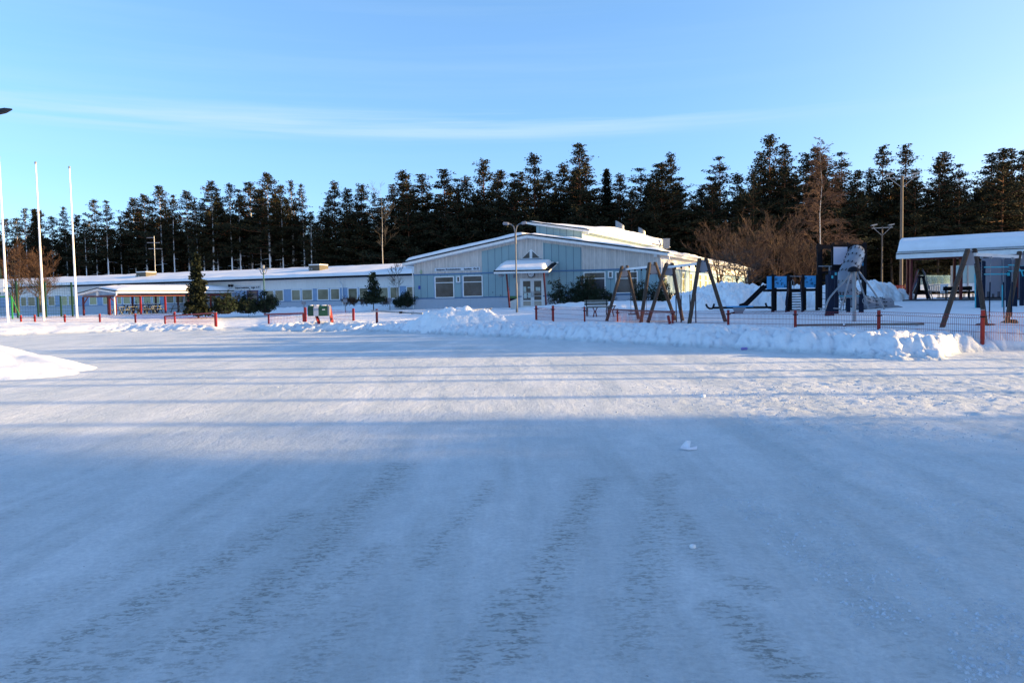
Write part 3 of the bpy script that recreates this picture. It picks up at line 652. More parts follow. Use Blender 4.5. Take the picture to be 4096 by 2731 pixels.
    # ---- clerestory (upper roof)
    t0 = 5.0; CP = FA.shift(sdir*t0); CPf = CP.shift(CP.n*.5)
    a = CPf.hit(2105, 884); b = CPf.hit(2352.5, 916.5)
    cu0, cu1 = CP.u(CP.hit(2145, 915)), CP.u(CP.hit(2328, 935))
    za = lambda u: a.z+(b.z-a.z)*(u-CP.u(a))/(CP.u(b)-CP.u(a))-.2
    L2 = 27
    mb = MB(); mb.prism([CP.P(cu0, za(cu0)-2.6), CP.P(cu1, za(cu1)-2.4), CP.P(cu1, za(cu1)), CP.P(cu0, za(cu0))], sdir*L2, CP.uv); up_ = mb.build('upper_wall', greenb, T)
    mb = MB(); mb.prism([CP.P(cu0+.02, za(cu0)-2, .03), CP.P(cu1-.02, za(cu1)-2, .03), CP.P(cu1-.02, za(cu1)-.02, .03), CP.P(cu0+.02, za(cu0)-.02, .03)], -CP.n*.04, CP.uv); mb.build('upper_cladding', bluep, up_)
    mb = MB(); mb.prism([a-V((0, 0, .25)), b-V((0, 0, .25)), b-V((0, 0, .08)), a-V((0, 0, .08))], sdir*(L2+.5), CP.uv); r2 = mb.build('upper_roof', cream, T)
    mb = MB(); mb.prism([a-V((0, 0, .078))+CP.n*.03, b-V((0, 0, .078))+CP.n*.03, b+CP.n*.03, a+CP.n*.03], sdir*(L2+.5), CP.uv); mb.build('roof_edge', blackm, r2)
    fn = lambda s_, t_: a.lerp(b, .04+.98*s_)+sdir*(.1+(L2+1.5)*t_**1.5)
    snowslab(fn, 20, 60, lambda s_, t_: .06+.75*float(sst(np.array([t_*2.2-.12]))[0])*(.35+.65*s_), .2, 15).build('roof_snow', snowr, r2, smooth=True)
    mb = MB(); mb.tube(b+V((.07, 0, -.12)), b+sdir*(L2*.75)+V((.07, 0, -.12)), .07, n=8); mb.build('gutter', white, r2)
    c = CP.P(cu1+.06, 0, .08); mb = MB(); p0 = b+V((.05, 0, -.15)); p1 = V((c.x, c.y, CP.hit(2331, 945).z)); mb.path([p0, p0+V((0, 0, -.2)), p1+V((0, 0, .2)), p1, p1-V((0, 0, 1.2))], .045, 8); mb.build('downpipe', white, r2)
    # slanted ventilation cowls on the upper roof
    for (x, yb, yt, wpx, Y) in ((2480, 932, 884, 36, 84), (2568, 951, 910, 29, 92)):
        p = W(x, yb, Y); h = (yb-yt)/FPX*Y; r = wpx/2/FPX*Y; vs = []; n = 18
        for zf in (0, 1):
            for k in range(n):
                an = 2*math.pi*k/n; xx = math.cos(an)*r; vs.append((p.x+xx, p.y+math.sin(an)*r, p.z-.2 if not zf else p.z+h*(.78-.25*xx/r)))
        fs = [(k, (k+1) % n, n+(k+1) % n, n+k) for k in range(n)]+[tuple(range(2*n-1, n-1, -1))]
        mb = MB(); mb.add(vs, fs); vt = mb.build('roof_vent', metal, T)
        mb = MB(); mb.tube(p-V((0, 0, 1.4)), p-V((0, 0, .15)), r*.8, n=14); mb.build('vent_base', darkp, vt)
        if wpx == 36:
            for qx, qy in ((2664, 976),):
                q = W(qx, qy, 86); mb = MB(); mb.box(q, (.7, .7, 1.0)); mb.box(q+V((0, 0, .54)), (.8, .8, .08)); mb.build('roof_vent', metal, T)
    # snow guards on canopy roof
    return T
build_main()
# ================================================================ left wing
WA = W(0, 1160, 96.0); WB = W(1655, 1104, 75.0)
WP = Plane((WA.x, WA.y), (WB.x, WB.y))
def build_wing():
    T = thing('school_wing', 'long low white and blue school wing under an unbroken snowy roof', 'school building', WP.P(30, .8))
    z_e = WP.hit(1387, 1110).z; u1 = WP.u(WP.hit(1655, 1104))+9; u0 = -8
    zt = WP.hit(1180, 1157.6).z; zbw = WP.hit(1180, 1204.5).z; back = -WP.n
    mb = MB(); mb.prism([WP.P(u0, .3), WP.P(u1, .3), WP.P(u1, z_e-.02), WP.P(u0, z_e-.02)], back*14, WP.uv); mb.build('wall', creamb, T)
    mb = MB(); WP.rect(mb, u0, u1, .3, zbw-.06, .03, .05); mb.build('plinth', plinth, T)
    mb = MB(); WP.rect(mb, u0, u1, zbw-.055, zbw+.0, .055, .06); mb.build('trim_board', bluetrim, T)
    mb = MB(); WP.rect(mb, u0, u1, zbw+.004, zt+.04, .02, .03); mb.build('blue_band', wingblue, T)
    # roof
    o1 = .9
    ridge = z_e+1.35
    f0, f1 = WP.P(u0-.5, z_e, o1), WP.P(u1+.3, z_e, o1)
    r0, r1 = WP.P(u0-.5, ridge, -8), WP.P(u1+.3, ridge, -8)
    mb = MB(); mb.prism([f0, r0, r0+V((0, 0, .14)), f0+V((0, 0, .14))], f1-f0); rf = mb.build('roof', blackm, T)
    b0 = WP.P(u0-.5, z_e, -15.5); mb = MB(); mb.prism([r0+back*.01, b0, b0+V((0, 0, .14)), r0+back*.01+V((0, 0, .14))], f1-f0); mb.build('roof_back', blackm, rf)
    mb = MB(); mb.tube(f0+WP.n*.05, f1+WP.n*.05, .06, n=6); mb.build('gutter', blackm, rf)
    mb = MB(); WP.rect(mb, u0, u1, z_e-.06, z_e-.002, .85, .85); mb.build('soffit', white, T)
    fn = lambda s_, t_: (f0+V((0, 0, .14))).lerp(f1+V((0, 0, .14)), s_)+((r0-f0)*1.02)*(t_**1.8*.99+.005)
    snowslab(fn, 150, 14, lambda s_, t_: .28, .16, 21).build('roof_snow', snow, rf, smooth=True)
    # windows (pixel spans at mid height) with line of tops/bottoms constant in height
    W_ = [(82, 107), (110, 142), (192, 221), (246, 271), (273, 301), (357, 389), (411, 437), (468, 488), (492, 523), (538, 569), (573, 606), (610, 641), (664, 697), (700, 735), (738, 768), (800, 832), (835, 866), (900, 930),
          (1063, 1097), (1099.5, 1136), (1166, 1204), (1207.5, 1252.5), (1270, 1317), (1322, 1361), (1392, 1432.5), (1436.5, 1474), (1516, 1556), (1559.5, 1600), (1626, 1662)]
    for (a, b) in W_:
        ua = WP.u(WP.hit(a, 1180)); ub = WP.u(WP.hit(b, 1180))
        window(WP, ua, ub, zbw+.01, zt+.02, .03, T, glassy if (351 < a < 640 or a in (246, 273)) else glassw, .10)
    # entrance door
    ua, ub = WP.u(WP.hit(988, 1180)), WP.u(WP.hit(1034, 1180))
    mb = MB(); WP.rect(mb, ua, ub, .9, zt+.03, .04, .05); d = mb.build('door', mat('purple_door', (.03, .02, .09), .4), T)
    mb = MB(); WP.rect(mb, ua+.15, ub-.15, 2.0, zt-.1, .06, .02); mb.build('pane', glass, d)
    for x in (1372, 290): # downpipes
        c = WP.hit(x, 1160); mb = MB(); p = V((c.x, c.y, 0))
        mb.path([p+WP.n*.75+V((0, 0, z_e-.05)), p+WP.n*.75+V((0, 0, z_e-.2)), p+WP.n*.12+V((0, 0, z_e-.7)), p+WP.n*.12+V((0, 0, .8))], .055, 8); mb.build('downpipe', white, T)
    # roof-top ventilation units
    for (x0, x1, y0, y1, Y) in ((561, 612, 1094, 1117, 92), (1249, 1300, 1066, 1088, 83)):
        a = W(x0, y1, Y); b = W(x1, y1, Y); h = (y1-y0)/FPX*Y; w = (b-a).length; c = (a+b)/2
        mb = MB(); mb.box(c+V((0, 0, h/2)), (w, 1.6, h+.2), (WP.a, WP.n, V((0, 0, 1)))); v = mb.build('ventilation_unit', mat('vent_box', (.10, .09, .07), .7), T)
        mb = MB()
        for k in (.12, .32):
            p = a+(b-a)*k+WP.n*.8+V((0, 0, h*.5)); mb.path([p, p+WP.n*.04], w*.075, 14)
        mb.build('fan_grille', metal, v)
        mb = MB(); mb.box(c+V((0, 0, h+.16)), (w*1.0, 1.55, .1), (WP.a, WP.n, V((0, 0, 1)))); mb.build('unit_snow', snow, v)
    # sign and flood lights
    a = WP.hit(940, 1150); b = WP.hit(1042, 1147); zt1 = WP.hit(990, 1141.5).z; zb1 = WP.hit(990, 1158).z
    mb = MB(); WP.rect(mb, WP.u(a), WP.u(b), zb1, zt1, .05, .04); sg = mb.build('name_sign', mat('sign_pale', (.58, .60, .62), .5, .03), T)
    H = zt1-zb1; Wd = WP.u(b)-WP.u(a)
    text_on(WP, 'Isojoen Koulukolmio', WP.u(a)+.03*Wd, zb1+.3*H, H*.55, .06, sg, blackm, .54*Wd)
    text_on(WP, 'luokat', WP.u(a)+.65*Wd, zb1+.3*H, H*.55, .06, sg, blackm, .16*Wd); text_on(WP, '6-9', WP.u(a)+.85*Wd, zb1+.3*H, H*.55, .06, sg, blackm, .12*Wd)
    for x in (921, 932):
        c = WP.hit(x, 1141, .3); mb = MB(); mb.path([c, c+WP.n*.2-V((0, 0, .05))], [.09, .15], 12); mb.build('flood_light', darkp, T)
build_wing()
# ================================================================ left picnic shelter
def build_shelter():
    Y0 = 74; C = W(461, 1264, Y0)                    # front corner
    Lf = W(333, 1266, Y0+3.2); FR = Plane((Lf.x, Lf.y), (C.x, C.y))       # gable end
    e1 = W(930, 1262, Y0+10.0); LS = Plane((C.x, C.y), (e1.x, e1.y)); L = (V((e1.x, e1.y, 0))-V((C.x, C.y, 0))).length
    T = thing('picnic_shelter', 'open picnic shelter with snowy roof, red posts and a blue gable, left of the spruce', 'shelter', (C.x, C.y, .6))
    zb = FR.hit(455, 1185).z; zg = .45
    ext = LS.a*L
    uL, uR = FR.u(FR.hit(332, 1185)), FR.u(FR.hit(461, 1185))
    for u in (uL, uR-.02, FR.u(FR.hit(437, 1200))):
        mb = MB(); mb.beam(FR.P(u, zg), FR.P(u, zb), .15); mb.build('post', redd, T)
    for k in range(1, 6):
        p = LS.P(L*k/5, zg); mb = MB(); mb.beam(p, V((p.x, p.y, zb)), .15); mb.build('post', redp, T)
        q = p+(FR.P(uL, 0)-FR.P(uR, 0)); mb = MB(); mb.beam(V((q.x, q.y, zg)), V((q.x, q.y, zb)), .15); mb.build('post', redd, T)
    mb = MB(); a, b = FR.P(uL, zb+.06), FR.P(uR, zb+.06); mb.beam(a, b, .14, .13); mb.build('beam', redd, T)
    mb = MB(); mb.beam(b, b+ext, .15, .15); mb.build('beam', redp, T); mb = MB(); mb.beam(a, a+ext, .15, .15); mb.build('beam', redd, T)
    mb = MB()
    zz = zb-.75
    mb.beam(FR.P(uL, zz), FR.P(uL+.9, zb), .08); um = FR.u(FR.hit(437, 1200)); mb.beam(FR.P(uR, zz+.1), FR.P(um+.05, zb), .08); mb.build('brace', redd, T)
    # gable
    pk = FR.hit(386, 1151.5); zl = FR.hit(312, 1171).z
    gz = FR.hit(461, 1167).z
    mb = MB(); mb.prism([FR.P(uL, zb+.13), FR.P(uR, zb+.13), FR.P(uR, gz-.12), FR.P(FR.u(pk), pk.z-.12), FR.P(uL, gz-.12)], -FR.n*.08, FR.uv); mb.build('gable', wingblue, T)
    el = FR.hit(310, 1173, .5); er = FR.hit(463, 1164.5, .5); pk = FR.hit(387, 1152.5, .5)
    mb = MB(); LS.rect(mb, 0, L, zb+.14, er.z-.14, .02, .06); mb.build('side_board', mat('side_board', (.55, .62, .58), .55), T)
    for (a, b) in ((el, pk), (pk, er)):
        mb = MB(); mb.prism([a-V((0, 0, .22)), b-V((0, 0, .22)), b-V((0, 0, .05)), a-V((0, 0, .05))], ext+LS.a*.8, FR.uv); rf = mb.build('roof', cream, T)
        mb = MB(); mb.prism([a-V((0, 0, .048))+FR.n*.03, b-V((0, 0, .048))+FR.n*.03, b+V((0, 0, .03))+FR.n*.03, a+V((0, 0, .03))+FR.n*.03], ext+LS.a*.8, FR.uv); mb.build('roof_edge', blackm, rf)
        fn = lambda s_, t_, a=a, b=b: (a+V((0, 0, .03))).lerp(b+V((0, 0, .03)), .02+.96*s_)+(ext+LS.a*.7)*(.01+.98*t_)
        snowslab(fn, 12, 40, lambda s_, t_: .35*min(1, t_*5+.25), .05, 31).build('roof_snow', snow, rf, smooth=True)
    mb = MB(); p = er+V((0, 0, -.15))+LS.n*.1; mb.tube(p, p+ext, .07, n=8); mb.build('gutter', white, T)
    mb = MB(); q = FR.P(uR+.05, 0, .12); mb.path([p, p-V((0, 0, .2)), V((q.x, q.y, zb-.1)), V((q.x, q.y, zg))], .06, 8); mb.build('downpipe', white, T)
    mb = MB(); c = FR.hit(391, 1175, .06); mb.box(c, (.35, .12, .4), (FR.a, FR.n, V((0, 0, 1)))); mb.build('gable_lamp', white, T)
    return FR, LS, L
SH = build_shelter()
# ================================================================ right shelter
def build_right_shelter():
    Y = 46.0
    A = W(3587, 1035, Y); B = W(4096, 1016, 42.4); P = Plane((A.x, A.y), (B.x, B.y))
    L = 16.0; z0 = A.z; T = thing('bicycle_shelter', 'open shelter with thick roof snow and dark red posts at the right edge', 'shelter', (A.x+1, A.y+2, 1.0))
    bk = -P.n; u0 = 0
    z1 = z0+.24; dp = 4.6; rise = .32
    bk = V((.47, .883, 0)).normalized()
    def BP(u, z, back=0): q = P.P(u, z); q = q+bk*back; return V((q.x, q.y, z))
    f0 = P.P(0, z0); 
    mb = MB(); mb.prism([BP(0, z0), BP(0, z0+.24), BP(0, z1+rise, dp), BP(0, z0+rise, dp)], P.a*L); rf = mb.build('roof', mat('soffit_dark', (.05, .03, .03), .7), T)
    mb = MB(); P.rect(mb, -.02, L, z0-.02, z1+.01, .06, .055); mb.build('fascia', cream, rf)
    mb = MB(); P.rect(mb, -.03, L, z1+.012, z1+.05, .09, .12); P.rect(mb, 0, L, z1+.155, z1+.175, .05, .03); P.rect(mb, 0, L, z1+.115, z1+.13, .05, .03); mb.build('snow_guard', blackm, rf)
    mb = MB(); mb.prism([BP(-.04, z0), BP(-.04, z1+.06), BP(-.04, z1+rise+.2, dp), BP(-.04, z0+rise, dp)], P.a*.03); mb.build('barge_board', cream, rf)
    fn = lambda s_, t_: BP(.0+L*s_, z1+.045+rise*(.06+.94*t_**1.3), .10+(dp-.1)*t_**1.3)
    snowslab(fn, 150, 18, lambda s_, t_: .62+.26*min(1, t_*1.6), .06, 41).build('roof_snow', snow, rf, smooth=True)
    # remnants of snow on the eave strip
    mb = MB(); u = .1; k = 0
    while u < L-1:
        w = rnd.uniform(.55, 1.25); c = P.P(u+w/2, z1+.05, -.11); mb.box(c+V((0, 0, .045)), (w-.05, .24, .08), (P.a, P.n, V((0, 0, 1)))); u += w
    mb.build('eave_snow', snow, rf)
    def post(px, off, m=redd, w=.13):
        g = P.hit(px, HY(px)+30, -off); mb = MB(); mb.beam((g.x, g.y, .8), (g.x, g.y, z0+.3), w); mb.build('post', m, T); return g
    ps = [post(3629.5, 4.0), post(3643, .6), post(3816, 4.0), post(3843, .6), post(4066, .6), post(4090, 4)]
    mb = MB(); e_ = P.a*(L-2); mb.beam((ps[1].x, ps[1].y, z0-.03), (ps[1].x+e_.x, ps[1].y+e_.y, z0-.03), .12, .15); mb.beam((ps[0].x, ps[0].y, z0+.28), (ps[0].x+e_.x, ps[0].y+e_.y, z0+.28), .12, .15)
    mb.beam((ps[0].x, ps[0].y, z0+.2), (ps[1].x, ps[1].y, z0-.02), .12, .15); mb.beam((ps[2].x, ps[2].y, z0+.2), (ps[3].x, ps[3].y, z0-.02), .12, .15); mb.build('beam', redd, T)
    # closed store room at the far end
    a = W(4005, 1100, Y+2.2)
    mb = MB(); b = W(4052, 1100, Y+2.2); mb.prism([(a.x, a.y, .9), (b.x+2, b.y+.1, .9), (b.x+2, b.y+.1, z0+.1), (a.x, a.y, z0+.1)], V((0, 2.0, 0)), P.uv); mb.build('store_room', boards('grey_store', (.13, .18, .26), .5, .015, (.05, .07, .1), stain=.1), T)
    # floor slab edge
    mb = MB(); P.rect(mb, .3, L, .8, 1.075, -.2, 4.2); mb.build('floor_slab', mat('floor_slab', (.06, .06, .07), .8), T)
    return P
RS = build_right_shelter()
# ================================================================ snow mounds and heaps
def mound(name, label, blobs, x0, x1, y0, y1, nx, ny, rough=0, m=None, cat='snow pile', ridges=0):
    def fn(X, Y):
        h = np.full_like(X, -.25)
        for (cx, cy, rx, ry, hh, pw) in blobs:
            d = ((X-cx)/rx)**2+((Y-cy)/ry)**2
            h = np.maximum(h, -.25+(hh+.25)*np.clip(1-d, 0, 1)**pw)
        k = sst((h+.25)/.35)
        if rough: h = h+k*rough*(lumps(X, Y, .75, 4)*.45+lumps(X+2, Y, .36, 6)*.4+lumps(X+5, Y+1, .17, 7)*.22+.7*fbm(X*1.5, Y*1.5, 5, .6)-.2)
        else: h = h+k*(.16*fbm(X*.7, Y*.7, 3)+.03*fbm(X*4, Y*4, 4)+.05*lumps(X, Y, .3, 9)*(1-sst((h-.02)/.12)))
        if ridges: h = h+k*ridges*(np.sin(X*6.3+2.5*fbm(X, Y, 2)+Y*1.2)*.5+.5)*sst((h)/.6)
        return h+terrain(X, Y, False)
    return heightpatch(name, label, cat, x0, x1, y0, y1, nx, ny, fn, m or snow, None)
c0 = W(60, 1480, 18.8); c1 = W(330, 1460, 19.6)
mound('snow_mound', 'smooth rounded mound of sunlit snow beside the road, nearest at the left edge', [(-14.6, 19.4, 3.7, 2.9, .84, 1.1), (-12.5, 19.5, 2.3, 1.9, .42, 1.1), (-17, 19, 4, 2.7, .6, 1), (-12.8, 18.2, 3.0, 1.7, .26, .8), (-14.5, 17.9, 3.2, 1.7, .4, .8)], -22, -9, 15.2, 23.5, 230, 150)
mound('snow_pile', 'shovelled ridged snow pile in front of the left half of the school gable', [(-2.9, 39.6, 2.3, 2.4, .62, .7), (-3.9, 39.6, 2.0, 2.2, .36, .9), (-1.7, 39.5, 1.7, 2.0, .42, .9)], -8.5, 1.5, 36.5, 42.8, 220, 120, .28, snowr, ridges=.14)
def px_mound(px0, px1, Y, h, dy, rough, name, label, nx, ny, prof=None):
    a = G(px0, Y); b = G(px1, Y); n = 6
    bl = []
    for k in range(n):
        t = (k+.5)/n; w = (b.x-a.x)/n; hh = h*(prof[k] if prof else rnd.uniform(.8, 1.1))
        bl.append((a.x+(b.x-a.x)*t, Y+rnd.uniform(-.4, .4), w*1.5, dy, hh, .6))
    return mound(name, label, bl, a.x-1.5, b.x+1.5, Y-dy*1.1, Y+dy*1.1, nx, ny, rough, snowr)
px_mound(2735, 3130, 47, 1.18, 3.2, .75, 'snow_heap', 'long heap of blocky ploughed snow behind the seesaw', 240, 110, [.62, .85, 1.0, 1.0, .95, .8])
px_mound(3120, 3400, 47.5, .98, 3.0, .75, 'snow_heap', 'heap of ploughed snow seen under the blue play panels', 180, 100)
px_mound(3400, 3590, 52, 1.25, 3.2, .5, 'snow_heap', 'heap of ploughed snow right of the tube slide, before the floodlight pole', 150, 100, [.7, 1.0, 1.0, .85, .55, .3])
mound('snow_bank', 'cleared snow heaped along the foot of the front wall shrubs', [(7.5, 53.5, 9, 2.6, .35, .8), (15, 53, 5, 2.6, .4, .8)], -1, 21, 50.6, 56.6, 200, 70, .2, snow)
mound('snow_bank', 'low bank of snow under the window wall of the long wing', [(-14, 69, 6, 2.4, .4, .8), (-20, 70, 6, 2.2, .35, .8), (-9.8, 66, 4, 2, .4, .8)], -27, -6, 63, 73, 170, 70, .2, snow)
mb = MB(); c = W(2872, 1207, 45.4); mb.dome(c, .30, .25, .17, 9, 4, True)
o = mb.build('boulder', mat('boulder_stone', (.20, .19, .14), .8, .3, 5, .6, 12)); meta(o, 'olive grey boulder poking out of the ploughed snow heap behind the swings', 'boulder')
# ================================================================ flagpoles
for i, (xt, yt, xb, yb, Y, lab) in enumerate(((0.5, 633, 27, 1286, 52, 'white flagpole cut by the left picture edge'), (146, 655, 172.5, 1277, 55, 'white flagpole in the middle of the three'), (277.5, 673, 308.5, 1270, 58, 'white flagpole nearest the picnic shelter'))):
    t = W(xt, yt, Y); b = W(xb, yb, Y); b.x = (b.x+t.x)/2; T = thing('flagpole', lab, 'flagpole', (b.x, b.y, b.z), 'flagpoles in a row')
    mb = MB(); mb.tube((b.x, b.y, b.z-.5), (b.x, b.y, t.z), .085, .042, 12); mb.build('pole', polem, T)
    mb = MB(); mb.dome((b.x, b.y, t.z+.07), .085, .085, .09, 10, 4, True); mb.tube((b.x, b.y, t.z-.02), (b.x, b.y, t.z+.02), .08, n=10); mb.build('finial', metal, T)
# ================================================================ fences
def mesh_panel(mb, a, b, z0a, z0b, h, sp=.055, r=.0045, wave=True, nh=(.08, .45, .82, 1.0)):
    a = V(a); b = V(b); L = (b-a).length; n = max(2, int(L/sp)); nn = V((b.y-a.y, a.x-b.x, 0)).normalized()
    for k in range(n+1):
        t = k/n; p = a.lerp(b, t); z0 = z0a+(z0b-z0a)*t
        if wave:
            q = [(z0-.15, 0), (z0+h*.80, 0), (z0+h*.87, .045), (z0+h*.94, 0), (z0+h, 0)]
            mb.path([V((p.x+nn.x*o, p.y+nn.y*o, z)) for z, o in q], r, 3, False)
        else: mb.path([V((p.x, p.y, z0-.15)), V((p.x, p.y, z0+h))], r, 3, False)
    for f in nh:
        mb.path([V((a.x, a.y, z0a+h*f)), V((b.x, b.y, z0b+h*f))], r*1.3, 4, False)
wirem = mat('red_wire', (.22, .03, .03), .5, .1)
KF = 20.3*3930
def fence_run(T, posts, hm, panels, wm, pm, pw=.075, group=None, sp=.055, band=True, r=.0045):
    P = []
    for (px, yt, yb, Y) in posts:
        t = W(px, yt, Y); b = W(px, yb, Y); P.append((t, b))
        mb = MB(); mb.beam((b.x, b.y, b.z-.5), (b.x+(t.x-b.x)*.0, b.y, t.z), pw*1.05); p = mb.build('post', pm, T)
        if band:
            mb = MB(); z = b.z+(t.z-b.z)*.72; mb.box((b.x, b.y-pw*.3, z), (pw*2.2, pw*.8, .035)); mb.build('clamp', blackm, p)
            mb = MB(); mb.box((b.x, b.y, t.z+.012), (pw*1.15, pw*1.15, .02)); mb.build('cap', greypl, p)
    for (i, j) in panels:
        a, b = P[i], P[j]; mb = MB(); mesh_panel(mb, (a[1].x, a[1].y, 0), (b[1].x, b[1].y, 0), a[1].z, b[1].z, min(a[0].z-a[1].z, b[0].z-b[1].z)*hm, sp, r)
        mb.build('mesh_panel', wm, T)
    return P
T = thing('mesh_fence', 'low red mesh fence running along the playground side of the ploughed snow bank', 'fence', G(3500, KF/3515))
fence_run(T, [(4420, 1243, 1358, KF/4420), (3930, 1241, 1334, KF/3930), (3515, 1242, 1313, KF/3515), (3181, 1241, 1302, KF/3181), (2913, 1241, 1297, KF/2913), (2690, 1240, 1292, KF/2690), (2470, 1236, 1290, KF/2470), (2338.5, 1227, 1283, KF/2338.5), (2214, 1223, 1276, 35.9)],
          .93, [(0, 1), (1, 2), (2, 3), (3, 4), (4, 5), (5, 6), (6, 7), (7, 8)], wirem, redp, .068)
T = thing('fence_gate', 'short red mesh gate turned inward beside the canopy lamp post', 'gate', G(2180, 37.5))
fence_run(T, [(2214-2, 1223, 1274, 36.4), (2145, 1223, 1268, 38.4)], .85, [(0, 1)], wirem, redp, .1)
T = thing('fence_gate', 'open red gate with a long top rail leaning behind the mesh fence under the swings', 'gate', G(2560, 29.6))
a = W(2442, 1238, 32.6); b = W(2699, 1248, 28.4)
mb = MB(); mb.beam(a, b, .05, .06); mb.build('top_rail', redd, T)
mb = MB(); mesh_panel(mb, (a.x, a.y, 0), (b.x, b.y, 0), a.z-.55, b.z-.5, .5, .06, wave=False, nh=(.3, .9)); mb.build('mesh_panel', wirem, T)
mb = MB(); p = W(2683, 1290, 29.2); q = W(2672, 1262, 29.2); mb.beam(p-V((0, 0, .2)), q, .09); mb.build('post', redp, T)
def gate(px0, yt0, yb0, Y0, px1, yt1, yb1, Y1, label, over=.0, pw=(.09, .14)):
    a, at = W(px0, yb0, Y0), W(px0, yt0, Y0); b, bt = W(px1, yb1, Y1), W(px1, yt1, Y1)
    T = thing('fence_gate', label, 'gate', (a.x, a.y, a.z), 'red yard gates')
    zt0 = at.z; zt1 = min(bt.z, zt0+.25) if over >= 0 else bt.z
    mb = MB(); mb.beam((a.x, a.y, a.z-.35), (a.x, a.y, zt0), pw[0]); mb.build('post', redp, T)
    mb = MB(); mb.beam((b.x, b.y, b.z-.45), (b.x, b.y, bt.z), pw[1]); p = mb.build('post', redp, T)
    mb = MB(); mb.box((b.x, b.y, bt.z+.02), (pw[1]*1.05,)*2+(.04,)); mb.build('cap', greypl, p)
    d = (V((b.x, b.y, 0))-V((a.x, a.y, 0))).normalized()
    mb = MB(); mb.beam(V((a.x, a.y, zt0-.02))-d*abs(over), (b.x, b.y, zt1-.02), .09); mb.build('top_rail', redp, T)
    mb = MB(); mesh_panel(mb, (a.x, a.y, 0), (b.x, b.y, 0), a.z-.05, b.z, .99*(zt0-a.z), .10, .006, False, (.45, .8)); mb.build('mesh_panel', redp, T)
    return T
gate(661, 1264, 1299, 51.5, 864, 1250, 1302, 48.5, 'red yard gate with a white capped post, closing the left side of the driveway')
T = gate(1075, 1256, 1293, 50, 1216, 1252, 1282, 49.5, 'red yard gate half buried in snow, left of the mailboxes', .3)
T = thing('mesh_fence', 'red mesh fence of two thick posts behind the mailboxes', 'fence', G(1320, 49))
fence_run(T, [(1222, 1229, 1272, 49), (1414.5, 1233.5, 1282, 48)], .88, [(0, 1)], wirem, redp, .12, sp=.09, band=False, r=.005)
T = thing('mesh_fence', 'low red mesh fence between the flagpoles and the left yard gate', 'fence', G(400, 53))
fence_run(T, [(-40, 1264, 1298, 53), (85, 1261, 1299, 53), (140.5, 1259, 1297, 53.2), (260, 1258, 1291.5, 53.6), (400, 1255, 1290, 54), (542, 1254, 1284, 54), (699, 1247, 1279, 53.5)], .8, [(0, 1), (1, 2), (2, 3), (3, 4), (4, 5), (5, 6)], wirem, redp, .09, sp=.07, r=.004)
# barrier rails
T = thing('barrier_rail', 'aluminium barrier rail on a red post, its right end buried in the ridged snow pile', 'barrier', G(1508, 44))
b, t = W(1508, 1284, 44), W(1507, 1236, 44); mb = MB(); mb.beam((b.x, b.y, b.z-.5), (b.x, b.y, t.z), .12); p = mb.build('post', redd, T)
mb = MB(); mb.beam(W(1486, 1243, 43.9), W(1690, 1254, 42.0), .05, .09); r = mb.build('rail', metal, T); mb = MB()
for x, y in ((1603, 1249.5), (1650, 1252)): mb.box(W(x, y, 42.6), (.16, .1, .12))
mb.build('rail_marking', blackm, r)
T = thing('barrier_rail', 'short barrier rail end resting on a slim red post right of the snow pile', 'barrier', G(1960, 43))
b, t = W(1961, 1274, 43), W(1959, 1233, 43); mb = MB(); mb.beam((b.x, b.y, b.z-.5), (b.x, b.y, t.z), .09); mb.build('post', redd, T)
mb = MB(); mb.beam(W(1968, 1233.5, 42.9), W(1885, 1242, 41.5), .05, .08); mb.build('rail', metal, T)
# green ball-court fence at the far left
T = thing('court_fence', 'tall dark green ball court fence with welded mesh behind the flagpoles', 'fence', G(160, 62))
gp = [(-30, 1128, 1285, 60), (68, 1126, 1281, 60), (182, 1127, 1275, 62), (288, 1129, 1273, 64)]; P = []
for (px, yt, yb, Y) in gp:
    t, b = W(px, yt, Y), W(px, yb, Y); b.x = (t.x+b.x)/2; P.append((b, t)); mb = MB(); mb.beam((b.x, b.y, b.z-.6), (b.x, b.y, t.z), .11); mb.build('post', greenp, T)
for i in range(3):
    a, b = P[i], P[i+1]; mb = MB(); mesh_panel(mb, (a[0].x, a[0].y, 0), (b[0].x, b[0].y, 0), a[0].z, b[0].z, a[1].z-a[0].z, .2, .006, False, (.05, .13, .21, .29, .37, .45, .53, .61, .69, .77, .85, .93, 1.)); mb.build('mesh_panel', greenp, T)
for (px, yt, yb, Y) in ((154, 1187, 1272, 70), (246, 1185, 1268, 70)):
    t, b = W(px, yt, Y), W(px, yb, Y); mb = MB(); mb.beam((b.x, b.y, b.z-.6), (b.x, b.y, t.z), .12); mb.build('post', greenp, T)
T = thing('ball_goal', 'green framed ball goal with a white backboard above, cut by the left edge', 'goal', G(10, 57))
a, b = W(49, 1280, 57), W(47, 1186, 57); a.x = b.x = (a.x+b.x)/2; c = W(-60, 1188, 57)
mb = MB(); mb.beam((a.x, a.y, a.z-.4), b, .09); mb.beam(b, c, .09); mb.beam((c.x, c.y, a.z-.4), c, .09); mb.beam((a.x, a.y+1.2, a.z-.3), b, .05); mb.build('frame', mat('bright_green', (.02, .22, .06), .45), T)
mb = MB(); mb.prism([W(-60, 1169, 58.2), W(16, 1168, 58.2), W(14, 1116, 58.2), W(-60, 1117, 58.2)], V((0, .05, 0))); mb.build('backboard', white, T)
mb = MB(); mb.path([W(x, y, 58.5) for x, y in ((0, 1180), (4, 1120), (3, 1085), (-4, 1060))], .03, 5); mb.tube(W(28, 1145, 58.3), W(45, 1183, 57), .04, n=5); mb.build('bracket', greenp, T)
